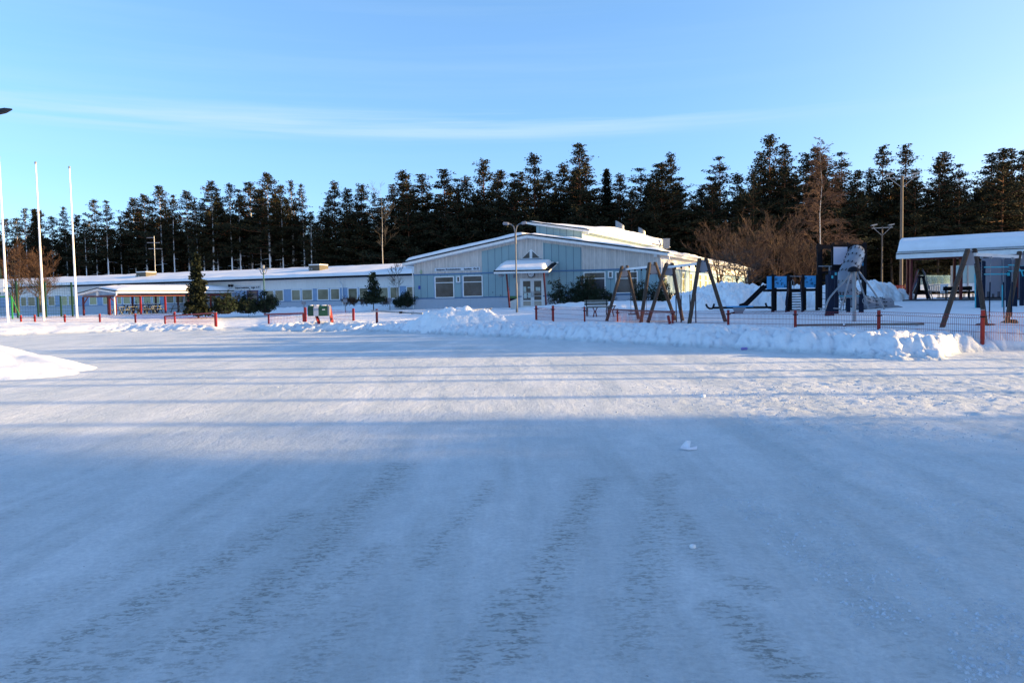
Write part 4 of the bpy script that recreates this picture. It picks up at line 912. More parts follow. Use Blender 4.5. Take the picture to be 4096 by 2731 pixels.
# ================================================================ lamps
T = thing('street_lamp', 'tall double armed street lamp in front of the school entrance', 'street lamp', W(2066, 1250, 49))
Y = 49; b, t = W(2066, 1252, Y), W(2061, 942, Y); b.x = t.x = (b.x+t.x)/2+.02
mb = MB(); mb.tube((b.x, b.y, b.z-.5), (b.x, b.y, b.z+1.9), .075, .075, 10); mb.tube((b.x, b.y, b.z+1.9), t, .05, .042, 10); mb.tube(t-V((0, 0, .55)), t+V((0, 0, .05)), .07, n=10); lampg = mat('lamp_steel', (.13, .14, .16), .5, .2); mb.build('pole', lampg, T)
for s, q in ((-1, [(2061, 940), (2058, 918), (2054, 905), (2044, 898), (2037, 896)]), (1, [(2061, 940), (2064, 918), (2068, 904), (2076, 897), (2084, 894)])):
    pts = [W(x, y, Y) for x, y in q]; pts[0] = t
    mb = MB(); mb.path(pts, .04, 8); ar = mb.build('arm', lampg, T)
    e = pts[-1]; f = W(2011, 894, Y) if s < 0 else W(2106, 890, Y)
    mb = MB(); mb.path([e, e.lerp(f, .25), e.lerp(f, .9), f], [.05, .10, .09, .03], 8); mb.build('lamp_head', greypl, ar)
T = thing('litter_bin', 'pale litter bin with a green rim and black bag strapped to the entrance lamp post', 'bin', W(2055, 1238, 48.85))
c = W(2054, 1236, 48.8); vs = []
mb = MB(); zt = W(2054, 1194, 48.8).z
P = [V((c.x+sx*w, c.y-.25+sy*w, z)) for z, w in ((c.z, .175), (zt, .23)) for sx, sy in ((-1, -1), (1, -1), (1, 1), (-1, 1))]
mb.add(P, [(3, 2, 1, 0), (0, 1, 5, 4), (1, 2, 6, 5), (2, 3, 7, 6), (3, 0, 4, 7), (4, 5, 6, 7)]); bn = mb.build('bin_body', mat('bin_grey', (.36, .42, .44), .45), T)
mb = MB(); mb.box((c.x, c.y-.25, zt+.04), (.48, .48, .10)); mb.box((c.x, c.y-.10, zt+.12), (.44, .2, .07)); mb.build('rim', mat('bin_green', (.02, .10, .04), .4), T)
mb = MB(); mb.prism([(c.x-.24, c.y-.49, zt+.02), (c.x+.24, c.y-.49, zt+.02), (c.x+.1, c.y-.49, zt-.05), (c.x-.22, c.y-.49, zt-.17)], V((0, .02, 0))); mb.build('bin_bag', blackm, bn)
T = thing('park_lamp', 'green post top lamp with three lantern heads before the long wing', 'street lamp', W(1056, 1215, 66))
Y = 66; b, t = W(1057, 1235, Y), W(1056, 1088, Y); b.x = t.x = (b.x+t.x)/2
mb = MB(); mb.tube((b.x, b.y, .3), t, .06, .05, 8); mb.build('pole', mat('lamp_green', (.03, .10, .08), .5), T)
mb = MB(); mb.path([t, t+V((0, 0, .25))], [.12, .12], 8); mb.tube(t+V((0, 0, .25)), t+V((0, 0, .5)), .10, .12, 8); mb.dome(t+V((0, 0, .5)), .14, .14, .1, 8, 3); mb.build('lantern', metal, T)
for s in (-1, 1):
    q = [t-V((0, 0, .2)), t+V((s*.18, 0, -.12)), t+V((s*.26, 0, .06)), t+V((s*.3, 0, .22))]
    mb = MB(); mb.path(q, .035, 6); ar = mb.build('arm', metal, T); mb = MB(); mb.dome(t+V((s*.38, 0, .22)), .3, .2, .12, 10, 3); mb.build('lamp_head', metal, ar)
T = thing('lamp_head', 'dark street lamp head reaching in at the top left edge', 'street lamp', W(-30, 446, 12))
a, b = W(-140, 472, 12), W(48, 438, 12); mb = MB(); mb.path([a, a.lerp(b, .5), a.lerp(b, .85), b], [.05, .055, .045, .012], 8); mb.build('lamp_cover', mat('lamp_dark', (.03, .03, .035), .5), T)
g = V((a.x-.8, a.y, 0)); mb = MB(); mb.path([g, V((g.x, g.y, a.z-.4)), V((g.x+.3, g.y, a.z-.1)), a], .06, 8); mb.build('pole', metal, T)
for (px, yb, yt, Y, ra, lab, arm) in ((3608, 1183, 702, 76, .15, 'tall wooden floodlight pole left of the bicycle shelter', 1.55), (3530, 1160, 905, 98, .10, 'slim floodlight pole against the dark forest, behind the tube slide', .95*1.4)):
    b, t = W(px-2, yb, Y), W(px, yt, Y); b.x = t.x = (t.x+W(px-4, yb, Y).x)/2
    T = thing('floodlight_pole', lab, 'floodlight pole', (b.x, b.y, b.z)); w = arm
    mb = MB(); mb.tube((b.x, b.y, b.z-2.5), (b.x, b.y, t.z), ra*1.1, ra*.85, 10); mb.build('pole', mat('pole_wood', (.10, .085, .075), .7, .3, 3, stretch=(5, 5, .5)), T)
    mb = MB(); mb.beam((t.x-w, t.y, t.z-.25), (t.x+w, t.y, t.z-.15), .09); mb.tube((t.x-w*.8, t.y, t.z-.25), (t.x-.1, t.y, t.z-1.1), .035, n=5); mb.tube((t.x+w*.8, t.y, t.z-.2), (t.x+.1, t.y, t.z-1.1), .035, n=5); mb.build('crossarm', metal, T)
    for s in (-.8, .85):
        mb = MB(); c = V((t.x+w*s, t.y, t.z+.15)); mb.beam(c+V((-.35, 0, -.05)), c+V((.35, 0, .08)), .35, .14); mb.tube(c-V((0, 0, .4)), c, .04, n=6); mb.build('floodlight', metal, T)
# stand pipe with cable guard on the wooden pole is the electric box
# TV aerial
T = thing('aerial_mast', 'thin aerial mast with three crossbars standing up behind the long snowy roof', 'aerial', W(620, 1100, 94))
Y = 94; b, t = W(620, 1110, Y), W(616, 945, Y); mb = MB(); mb.tube((b.x, b.y, 1), t, .05, n=6); mb.build('mast', metal, T); mb = MB()
for y, x0, x1 in ((951, 587, 616), (971, 588, 638), (995, 594, 645)): mb.tube(W(x0, y, Y), W(x1, y, Y), .04, n=5)
mb.build('crossbar', metal, T)
# ================================================================ mailboxes
T = thing('mailbox_stand', 'slanted red mailbox stand leaning in the snow under the row of mailboxes', 'mailbox stand', W(1300, 1290, 44)); Y = 44
for (x0, y0, x1, y1) in ((1266, 1262, 1276, 1290), (1317, 1222, 1331, 1302)):
    mb = MB(); mb.beam(W(x0, y0, Y+.3), W(x1, y1+3, Y), .16, .10); mb.build('leg', redp, T)
mb = MB(); mb.beam(W(1238, 1250, Y+.38), W(1318, 1250, Y+.38), .06, .1); mb.build('rail', redd, T)
for (x0, x1, m_, lab) in ((1234, 1258, mat('box_dark_green', (.01, .045, .03), .4), 'dark green mailbox, leftmost of the three'), (1257, 1279, mat('box_white', (.45, .47, .55), .4), 'white mailbox between two green ones'), (1277, 1315, mat('box_green', (.02, .085, .04), .4), 'wide green mailbox with a grey side and name tag')):
    a = W(x0, 1264, Y); b = W(x1, 1264, Y); h = 41/FPX*Y; dpt = .42; lean = .04
    T = thing('mailbox', lab, 'mailbox', (a.x, a.y, a.z), 'mailboxes on the red stand')
    pr = [V((0, 0, 0)), V((0, dpt, 0)), V((0, dpt, h)), V((0, dpt*.45, h)), V((0, 0, h*.80))]
    mb = MB(); mb.prism([a+p+V((-.03*0, -.15, 0)) for p in pr], V((b.x-a.x-.02, 0, 0))); bd = mb.build('box', m_, T)
    mb = MB(); w = b.x-a.x; mb.prism([a+V((.02, -.19, h*.74)), a+V((w-.04, -.19, h*.74)), a+V((w-.04, .05, h*1.02)), a+V((.02, .05, h*1.02))], V((0, .015, .03))); mb.build('lid', m_, bd)
    mb = MB(); mb.dome(a+V((w/2, .15, h+.0)), w*.48, .2, .05, 10, 3); mb.build('snow_cap', snow, bd)
    if x0 == 1277:
        mb = MB(); mb.box(a+V((w*.55, -.16, h*.62)), (w*.3, .01, .05)); mb.build('name_tag', white, bd)
        mb = MB(); mb.box(a+V((w+.03, .06, h*.5)), (.09, .42, h*.98)); mb.build('side_board', greypl, bd)
# ================================================================ swings
def swing_frame(label, A, B, chains, seats, group='swing sets'):
    """A, B = ((foot1), (top1), (top2), (foot2), Y, plate)"""
    m0 = W((A[0][0]+A[3][0])/2, A[0][1], A[4]); T = thing('swing_set', label, 'swing set', (m0.x, m0.y, m0.z), group)
    hubs = []
    for (f1, t1, t2, f2, Y, pl) in (A, B):
        g1, h1, h2, g2 = W(*f1, Y-.5), W(*t1, Y-.08), W(*t2, Y+.08), W(*f2, Y+.5)
        # the feet stand apart across the beam as well
        for g, h in ((g1, h1), (g2, h2)):
            d = (h-g).normalized(); mb = MB()
            mb.path([g-d*.45, h-d*.0], .075, 10); mb.path([h, h+V((0, 0, .03))], [.078, .05], 10); lg = mb.build('leg', wood, T)
        hc = (h1+h2)/2; wz = [W(x, y, Y) for x, y in pl]
        mb = MB(); mb.prism(wz, V((.0, .03, 0))); p = mb.build('gusset_plate', greypl, T)
        mb = MB()
        for q in wz: c = q.lerp(hc-V((0, 0, .3)), .18); mb.dome(c-V((0, .01, 0)), .025, .015, .025, 8, 3, True)
        mb.build('bolt', blackm, p); hubs.append(sum(wz, V((0, 0, 0)))/len(wz))
    return T
def beam_px(T, p0, Y0, p1, Y1, m, w=.09):
    a, b = W(*p0, Y0), W(*p1, Y1); mb = MB(); mb.beam(a, b, w, w); mb.build('crossbeam', m, T); return a, b
def chain(mb, a, b, r=.012):
    a = V(a); b = V(b); n = max(3, int((b-a).length/.05))
    for k in range(n):
        p, q = a.lerp(b, k/n), a.lerp(b, (k+.92)/n); mb.path([p, p.lerp(q, .5)+V((.006 if k % 2 else -.006, 0, 0)), q], [r*.5, r, r*.5], 4)
def hang(T, tops, bots, Y0, Y1, seat, cov=.0):
    """two chains from the beam (tops) to a seat (bots), pixel positions"""
    par = None; mb = MB(); hk = MB(); cv = MB(); E = []
    for (xt, yt), (xb, yb), Y in zip(tops, bots, (Y0, Y1)):
        a, b = W(xt, yt, Y), W(xb, yb, Y); E.append(b); hk.dome(a, .04, .04, .05, 8, 3, True)
        if cov: m_ = a.lerp(b, cov); chain(mb, a, m_); cv.path([m_, b], .022, 6)
        else: chain(mb, a, b)
    if seat == 'flat':
        c0, c1 = E; d = c1-c0; mb.path([c0+V((0, 0, .15)), c0-d.normalized()*.1], .006, 4); mb.path([c1+V((0, 0, .15)), c1+d.normalized()*.1], .006, 4)
        s = MB(); s.beam(c0-d.normalized()*.14-V((0, 0, .03)), c1+d.normalized()*.14-V((0, 0, .03)), .18, .045); o = s.build('seat', rubber, T)
    mb.build('chain', darkp, T); hk.build('hanger', darkp, T)
    if cv.v: cv.build('chain_sleeve', navy, T)
    return E
T = swing_frame('wooden swing set with white beam and flat seats, left of the two crossing ones', ((2427, 1283), (2488, 1066), (2508, 1064), (2556, 1284), 34.4, [(2480, 1110), (2513, 1107), (2507, 1068), (2490, 1068)]),
                ((2564, 1287), (2598, 1052), (2620, 1051), (2704, 1289), 31.9, [(2599, 1099), (2632, 1097), (2618, 1056), (2602, 1056)]), 0, 0)
beam_px(T, (2505, 1077), 34.4, (2600, 1067), 31.9, white)
hang(T, [(2518, 1083), (2540, 1081)], [(2524.5, 1254), (2539, 1254)], 34, 33.5, 'flat'); hang(T, [(2566, 1079), (2586, 1077)], [(2578, 1254), (2586, 1254)], 33, 32.3, 'flat')
T = swing_frame('wooden swing set with white beam and three hanging chains, right of the two crossing ones', ((2592, 1290), (2666, 1054), (2688, 1054), (2732, 1293), 31.2, [(2656, 1101), (2692, 1102), (2686, 1056), (2669, 1056)]),
                ((2757, 1296), (2798, 1036), (2823, 1036), (2905, 1297), 29.2, [(2797, 1091), (2834, 1089), (2820, 1040), (2803, 1040)]), 0, 0)
beam_px(T, (2668, 1069), 31.2, (2800, 1054), 29.2, white)
hang(T, [(2701, 1073), (2725, 1071)], [(2706, 1291), (2724, 1290)], 30.6, 30.2, 'flat', .5); hang(T, [(2757, 1067), (2782, 1065)], [(2762, 1291), (2783, 1291)], 29.9, 29.4, 'flat', .5)
T = swing_frame('wooden swing set with sunlit beam carrying tyre swings, nearest at the right edge', ((3766, 1317), (3871, 999), (3898, 998), (3945, 1319), 23.7, [(3856, 1063), (3902, 1062), (3892, 1002), (3874, 1003)]),
                ((4026, 1296), (4078, 1008), (4101, 1008), (4150, 1298), 25.4, [(4064, 1064), (4112, 1062), (4098, 1010), (4082, 1010)]), 0, 0)
a, b = beam_px(T, (3900, 1018), 23.7, (4082, 1028), 25.4, white, .10)
def tyre(T, c, r, w, ax, m):
    ax = V(ax).normalized(); x = ax.orthogonal().normalized(); y = ax.cross(x); n, k = 28, 8; vs = []; fs = []
    for i in range(n):
        d = x*math.cos(2*math.pi*i/n)+y*math.sin(2*math.pi*i/n)
        for j in range(k):
            t = 2*math.pi*j/k; vs.append(c+d*(r-w*.5+w*.5*math.cos(t))+ax*(w*.55*math.sin(t)))
    for i in range(n):
        for j in range(k): fs.append((i*k+j, ((i+1) % n)*k+j, ((i+1) % n)*k+(j+1) % k, i*k+(j+1) % k))
    mb = MB(); mb.add(vs, fs); return mb.build('tyre_seat', m, T, smooth=True)
for tops, bots, Y, cen, ax, r in (([(3926, 1030), (3963, 1031)], [(3927, 1274), (3957, 1274)], 24.2, (3944, 1304.5), (.03, 0, 1), .31), ([(4013, 1033), (4051, 1035)], [(4016, 1272), (4046, 1266)], 24.9, (4031.5, 1297), (-.38, -.1, 1), .30)):
    hk = MB(); E = []
    for (t, b_) in zip(tops, bots):
        a_, c_ = W(*t, Y), W(*b_, Y); mb = MB(); chain(mb, a_, a_.lerp(c_, .4)); mb.build('chain', metal, T); mb = MB(); mb.path([a_.lerp(c_, .4), c_], .02, 6); mb.build('chain_sleeve', navy, T); hk.dome(a_, .05, .05, .05, 8, 3, True); E.append(c_)
    hk.build('hanger', metal, T)
    c = W(*cen, Y); o = tyre(T, c, r, .15, ax, rubber); mb = MB(); u = V(ax).normalized(); rt = V((u.z, 0, -u.x))
    mb.path([E[0], c-rt*(r*.65)+u*.07], .007, 4); mb.path([E[0], c-rt*(r*.1)+u*.07+V((0, .2, 0))], .007, 4); mb.path([E[1], c+rt*(r*.65)+u*.07], .007, 4); mb.path([E[1], c+rt*(r*.1)+u*.07+V((0, .2, 0))], .007, 4); mb.build('spreader', metal, T)
# ================================================================ park bench / table behind the fence
def slat_bench(name, label, O, rz, w, m1, m2, table=False, cat='bench'):
    T = thing(name, label, cat, O, None, rz)
    for k in (0, 1):
        mb = MB(); mb.box((0, .02*k, .62+.15*k), (w, .035, .13)); mb.build('backrest_slat', m1, T, True)
    mb = MB(); mb.box((0, -.28, .44), (w*1.25, .42, .04)); mb.build('seat', m1, T, True)
    for s in (-1, 1):
        mb = MB(); mb.path([(s*w*.42, -.45, -.1), (s*w*.42, -.42, .42), (s*w*.42, -.05, .42), (s*w*.42, .02, .85)], .025, 6); mb.path([(s*w*.42, .1, -.1), (s*w*.42, -.05, .42)], .025, 6); mb.build('leg', m2, T, True)
    return T
p = W(2386, 1264, 40); slat_bench('park_bench', 'grey slatted park bench with bent legs behind the red mesh fence', (p.x, p.y, TZ(p.x, p.y)-.02), .05, 1.25, woodg, darkp)
T = thing('outdoor_table', 'low grey wooden table standing in front of the grey park bench', 'table', W(2420, 1266, 38.6))
a, b = W(2345, 1227, 38.8), W(2464, 1223.5, 38.6); mb = MB(); mb.beam(a, b, .5, .05); mb.build('tabletop', woodg, T)
for x, s in ((2370, 1), (2390, -1), (2432, 1), (2458, -1)): mb = MB(); mb.path([W(x, 1227, 38.6), W(x+8*s, 1245, 38.4), W(x+3*s, 1268, 38.5)], .03, 5); mb.build('leg', redd, T)
# ================================================================ seesaw
T = thing('seesaw', 'blue and black seesaw with horn shaped handles and a grey stand', 'seesaw', W(2963, 1256, 38.9)); Y = 38.9
L = lambda pts, y=Y: [W(x, yy, y) for x, yy in pts]
mb = MB(); mb.beam(W(2850, 1231, Y), W(3083, 1229, Y), .12, .11); mb.build('plank', darkp, T)
mb = MB(); mb.beam(W(2905, 1226.5, Y-.02), W(3011, 1225.5, Y-.02), .2, .06); mb.build('centre_cover', bluepl, T)
for pts in ([(2824, 1216), (2829, 1228), (2838, 1234), (2848, 1234), (2853, 1228), (2857, 1215)], [(3062, 1212), (3066, 1224), (3074, 1231), (3084, 1232), (3091, 1228)]):
    mb = MB(); mb.path(L(pts), .05, 8); mb.build('handle', darkp, T)
mb = MB(); mb.prism(L([(2932, 1230), (2984, 1229), (2980, 1238), (2973, 1246), (2972, 1260), (2945, 1260), (2943, 1246), (2937, 1238)], Y-.12), V((0, .24, 0))); s = mb.build('stand', greypl, T)
mb = MB(); mb.prism(L([(2924, 1252), (2945, 1247), (2945, 1254), (2926, 1255)], Y+.1), V((0, .3, 0))); mb.build('base_foot', darkp, T)
# ================================================================ play platform with slide and stairs
T = thing('play_platform', 'dark play platform with blue panels, stairs and an open black slide', 'play structure', W(3180, 1251, 40)); Y = 40; D = 1.35
def post_px(T, px, yt, yb, Y, w, m=darkp, nm='post'):
    a, b = W(px, yb, Y), W(px, yt, Y); x = (a.x+b.x)/2; mb = MB(); mb.beam((x, a.y, a.z-.3), (x, a.y, b.z), w); o = mb.build(nm, m, T); c = MB(); c.dome((x, a.y, b.z), w*.62, w*.62, .05, 8, 3); c.build('post_cap', darkp, o); return x, a, b
for px in (3091.5, 3153, 3211.5, 3268): post_px(T, px, 1101, 1253, Y, .13)
for px in (3098, 3159, 3216): post_px(T, px+3, 1102, 1250, Y+D, .12)
def panel(T, x0, x1, y0, y1, Y, m, nm='panel', th=.03):
    mb = MB(); mb.prism([W(x0, y1, Y), W(x1, y1, Y), W(x1, y0, Y), W(x0, y0, Y)], V((0, th, 0))); return mb.build(nm, m, T)
for (x0, x1, y0, y1) in ((3095, 3146.5, 1105, 1151.5), (3214, 3265, 1103, 1150)):
    p = panel(T, x0, x1, y0, y1, Y-.02, bluepl); mb = MB()
    for fx, fy in ((.13, .18), (.52, .27), (.22, .55), (.6, .6), (.85, .78)):
        for dx, dy in ((0, 0), (6, 0), (0, 7), (6, 7)):
            if rnd.random() < .75: c = W(x0+(x1-x0)*fx+dx*.9, y0+(y1-y0)*fy+dy*.8, Y-.03); mb.box(c, (.045, .008, .045))
    mb.build('panel_cutout', navy, p)
panel(T, 3068, 3089, 1105, 1158, Y+.5, bluepl); panel(T, 3068, 3089, 1106, 1157, Y-.02, bluepl, 'side_panel')
mb = MB(); a, b = W(3086, 1160, Y), W(3270, 1158, Y); mb.prism([a-V((0, 0, .08)), b-V((0, 0, .08)), b+V((0, 0, .05)), a+V((0, 0, .05))], V((0, D, 0))); mb.build('deck', darkp, T)
mb = MB(); mb.tube(W(3159, 1105, Y), W(3206, 1106, Y), .02, n=6); mb.build('rail', metal, T)
mb = MB()
n = 8; s0, s1 = V(W(3150, 1164, Y)), V(W(3145, 1246, Y-1.1)); w = W(3203, 1164, Y).x-s0.x
for k in range(n): c = s0.lerp(s1, (k+.4)/n); mb = MB(); mb.box(c+V((w/2, 0, 0)), (w*.96, .22, .045)); mb.build('step', darkp, T)
for x0, x1 in ((3154, 3143), (3205, 3209)):
    mb = MB(); mb.beam(W(x0, 1158, Y), W(x1, 1250, Y-1.15), .06, .22); mb.build('stringer', navy, T); mb = MB(); mb.path([W(x0, 1120, Y), W(x0-3, 1150, Y-.2), W(x1, 1208, Y-1.05), W(x1, 1222, Y-1.1)], .03, 6); mb.build('handrail', navy, T)
a, b, c, e = W(3070, 1152, Y+.3), W(3058, 1158, Y+.2), W(2988, 1226, Y+.2), W(2968, 1232, Y+.2)
mb = MB(); q = [a, b, c, e]
for k in range(3):
    mb.prism([q[k], q[k+1], q[k+1]+V((0, 0, .03)), q[k]+V((0, 0, .03))], V((0, .5, 0)))
for k in range(3):
    mb.prism([q[k], q[k+1], q[k+1]+V((0, 0, .2)), q[k]+V((0, 0, .2))], V((0, .03, 0))); mb.prism([q[k]+V((0, .5, 0)), q[k+1]+V((0, .5, 0)), q[k+1]+V((0, .5, .2)), q[k]+V((0, .5, .2))], V((0, .03, 0)))
mb.build('slide', darkp, T)
mb = MB(); mb.path([W(3166, 1158, Y+.9), W(3166, 1125, Y+.9), W(3171, 1119, Y+.9), W(3175, 1125, Y+.9), W(3176, 1155, Y+.9)], .02, 6); mb.build('grab_bar', metal, T)
# ================================================================ play tower with tube slide
T = thing('play_tower', 'tall black framed play tower with a bolted grey spiral tube slide', 'play structure', W(3370, 1251, 40)); Y = 40.2
for px in (3274, 3332, 3391, 3458): post_px(T, px, 977 - (px-3274)*.02, 1256, Y, .15 if px != 3391 else .12)
for px in (3283, 3452): post_px(T, px, 981, 1250, Y+1.5, .13)
mb = MB(); mb.beam(W(3266, 988, Y), W(3464, 984, Y), .14, .2); mb.build('top_beam', darkp, T); mb = MB(); mb.beam(W(3270, 989, Y+1.5), W(3460, 986, Y+1.5), .12, .15); mb.build('top_beam', darkp, T)
mb = MB(); mb.beam(W(3272, 1122, Y), W(3340, 1121, Y), .12, .13); mb.beam(W(3272, 1090, Y), W(3330, 1089, Y), .05, .1); mb.build('crossbar', darkp, T)
panel(T, 3334, 3390, 988, 1058, Y-.08, mat('white_board', (.62, .58, .68), .4, .03), 'white_panel'); panel(T, 3389, 3457, 996, 1063, Y-.05, bluepl, 'blue_panel'); panel(T, 3330, 3380, 1060, 1180, Y+.02, darkp, 'dark_panel'); panel(T, 3390, 3455, 1062, 1120, Y+1.4, darkp, 'dark_panel')
mb = MB(); mb.tube(W(3274, 1065, Y-.1), W(3327, 1065, Y-.1), .03, n=6); mb.tube(W(3318, 1067, Y-.1), W(3318, 1096, Y-.1), .04, n=6); mb.tube(W(3276, 1082, Y), W(3281, 1120, Y), .02, n=5); mb.build('grab_bar', metal, T)
mb = MB()
for y in (1172, 1196, 1220, 1246): mb.tube(W(3287, y, Y-.1), W(3312, y, Y-.1), .013, n=5)
mb.tube(W(3287, 1125, Y-.1), W(3286, 1248, Y-.1), .015, n=5); mb.tube(W(3284, 1248, Y-.1), W(3280, 1253, Y-.1), .03, n=5); mb.build('ladder', darkp, T)
# the tube
key = [(3424, 1012, 40.1), (3422, 1024, 39.6), (3409, 1056, 38.7), (3390, 1092, 38.1), (3378, 1122, 37.9), (3381, 1150, 38.0), (3398, 1178, 38.3), (3428, 1203, 38.7), (3468, 1218, 39.0), (3512, 1223, 39.2), (3557, 1222, 39.3)]
kp = [W(*k) for k in key]
def spline(P, n):
    out_ = []
    for i in range(len(P)-1):
        p0, p1, p2, p3 = P[max(i-1, 0)], P[i], P[i+1], P[min(i+2, len(P)-1)]
        for k in range(n):
            t = k/n; out_.append(.5*((2*p1)+(p2-p0)*t+(2*p0-5*p1+4*p2-p3)*t*t+(3*p1-p0-3*p2+p3)*t**3))
    return out_+[P[-1]]
sp = spline(kp, 6); mb = MB(); mb.path(sp, .42, 22, False)
# inner skin so the open end has thickness
mb.path([p+V((0, 0, 0)) for p in sp[-6:]], .39, 22, False); tb = mb.build('tube_slide', greypl, T, smooth=True)
fl_ = MB(); bo = MB()
for i in range(0, len(sp)-1, 5):
    p = sp[i]; d = (sp[min(i+1, len(sp)-1)]-sp[max(i-1, 0)]).normalized(); fl_.path([p-d*.02, p+d*.02], .435, 22, False)
    x = d.orthogonal().normalized(); y = d.cross(x)
    for k in range(14):
        a = 2*math.pi*k/14+i*.1; c = p+(x*math.cos(a)+y*math.sin(a))*.44
        for s in (-.05, .05): bo.box(c+d*s, (.04, .04, .04))
for i in range(0, len(sp), 2):
    d = (sp[min(i+1, len(sp)-1)]-sp[max(i-1, 0)]).normalized(); x = d.cross(V((0, 0, 1))).normalized(); y = x.cross(d)
    for a in (.5, 3.9): bo.box(sp[i]+(x*math.cos(a)+y*math.sin(a))*.43, (.035, .035, .035))
fl_.build('flange', mat('flange', (.16, .18, .22), .4), tb); bo.build('bolts', blackm, tb)['kind'] = 'stuff'
mb = MB(); a = W(3552, 1238, 39.3); b = W(3606, 1237, 39.3); mb.prism([a+V((0, -.4, 0)), b+V((-.1, -.32, 0)), b+V((0, 0, 0)), b+V((-.1, .32, 0)), a+V((0, .4, 0))], V((0, 0, .04)))
mb.prism([a+V((-.02, -.4, .03)), b+V((-.05, -.32, .03)), b+V((-.1, -.32, .12)), b+V((-.32, -.34, .2)), a+V((-.02, -.4, .24))], V((0, .03, 0))); mb.prism([a+V((-.02, .37, .03)), b+V((-.05, .3, .03)), b+V((-.3, .34, .2)), a+V((-.02, .37, .24))], V((0, .03, 0))); mb.build('slide_exit', greypl, tb)
# climbing boards and low balance posts before the tower
T = thing('climbing_boards', 'cluster of upright dark climbing boards with turquoise grips before the play tower', 'play structure', W(3330, 1265, 34)); Y = 34
for (x0, x1, y0, y1, dy) in ((3312, 3322, 1098, 1268, 0), (3324, 3336, 1082, 1268, .5), (3340, 3350, 1083, 1262, 1.0), (3350, 3355, 1178, 1260, 1.2)):
    mb = MB(); a, b = W(x0, y1+3, Y+dy), W(x1, y1+3, Y+dy); t = W(x1, y0, Y+dy).z; mb.box(((a.x+b.x)/2, a.y+.15, (a.z+t)/2-.1), (b.x-a.x, .3, t-a.z+.2)); mb.build('board', navy, T)
mb = MB(); a, b, c, d = W(3301, 1269, Y-.3), W(3337, 1269, Y-.3), W(3337, 1202, Y-.3), W(3303, 1202, Y-.3); mb.prism([a, b, c, d+V((.12, 0, .12))], V((0, .1, 0))); mb.build('board', navy, T)
for (x, y) in ((3329, 1108), (3343, 1095)):
    mb = MB(); mb.box(W(x, y, Y-.02 if x < 3335 else Y+.9), (.07, .04, .12)); mb.build('grip', turq, T)
T = thing('balance_posts', 'low dark posts joined by a turquoise bar and rope net beside the climbing boards', 'play structure', W(3400, 1255, 36)); Y = 36.5
for px, yt, yb in ((3393, 1196, 1256), (3445, 1178, 1266)): post_px(T, px, yt, yb, Y-(.8 if px > 3400 else 0), .14 if px < 3400 else .16, navy)
mb = MB(); mb.tube(W(3350, 1184.5, 36), W(3440, 1184.5, 35.7), .022, n=6); mb.build('bar', turq, T)
mb = MB()
for x in (3352, 3362, 3372, 3381): mb.path([W(x, 1168, Y), W(x+3, 1205, Y), W(x+1, 1243, Y)], .012, 4)
for y in (1180, 1200, 1220, 1240): mb.path([W(3350, y-4, Y), W(3366, y+2, Y), W(3386, y-3, Y)], .012, 4)
mb.build('rope_net', darkp, T)
# ================================================================ spinner with hanging arms
T = thing('spinner', 'grey spinner pole with a black cap and four long hanging arms', 'play equipment', W(3415, 1287, 28)); Y = 28
b, t = W(3416, 1289, Y), W(3418, 1084, Y); b.x = t.x = (b.x+t.x)/2
mb = MB(); mb.tube((b.x, b.y, b.z-.3), (b.x, b.y, b.z+(t.z-b.z)*.9), .065, n=14); mb.tube((b.x, b.y, b.z+(t.z-b.z)*.88), t, .072, n=14); mb.build('pole', metal, T, smooth=False)
mb = MB(); c = W(3414, 1083, Y); mb.dome(c, .20, .20, .16, 14, 4); mb.tube(c-V((0, 0, .03)), c+V((0, 0, .01)), .19, n=14); mb.build('cap', blackm, T)
arms = [([(3402, 1082), (3388, 1112), (3340, 1165), (3313, 1200), (3300, 1238)], -.5), ([(3407, 1086), (3394, 1122), (3377, 1190), (3361, 1238)], -1.1), ([(3427, 1086), (3437, 1122), (3458, 1185), (3474, 1234)], .9), ([(3433, 1083), (3462, 1122), (3502, 1178), (3537, 1236)], .5)]
for pts, dy in arms:
    n = len(pts)-1; P = spline([W(x, y, Y+dy*k/n) for k, (x, y) in enumerate(pts)], 4); mb = MB(); mb.path(P, .032, 8); ar = mb.build('arm', metal, T, smooth=True); e = P[-1]
    s = -1 if dy < 0 else 1; mb = MB(); mb.tube(e+V((-.02*s, 0, .03)), e+V((.24*s, 0, .05)), .02, n=6); mb.build('foot_peg', metal, ar)
for (x, y, dy) in ((3370, 1203, -.9), (3462, 1203, .7)):
    c = W(x, y, Y+dy); mb = MB(); mb.path([c+V((math.cos(a), 0, math.sin(a)))*.11 for a in [k*math.pi/10 for k in range(21)]], .012, 6); mb.build('hand_ring', metal, T)
# ================================================================ balance beams on the ground
T = thing('balance_beam', 'long low wooden balance beams lying behind the red fence under the spinner', 'balance beam', W(3400, 1300, 25))
for (x0, y0, x1, y1, Y0, Y1) in ((3180, 1301, 3372, 1298, 25.4, 24.9), (3382, 1298, 3695, 1295.5, 24.8, 24.4)):
    mb = MB(); mb.beam(W(x0, y0, Y0), W(x1, y1, Y1), .12, .065); mb.build('beam', woodg, T)
for x, Y in ((3378, 24.8), (3668, 24.4), (3200, 25.3)): mb = MB(); p = W(x, 1301, Y); mb.beam((p.x, p.y, p.z-.25), (p.x, p.y, p.z), .07); mb.build('support', woodg, T)
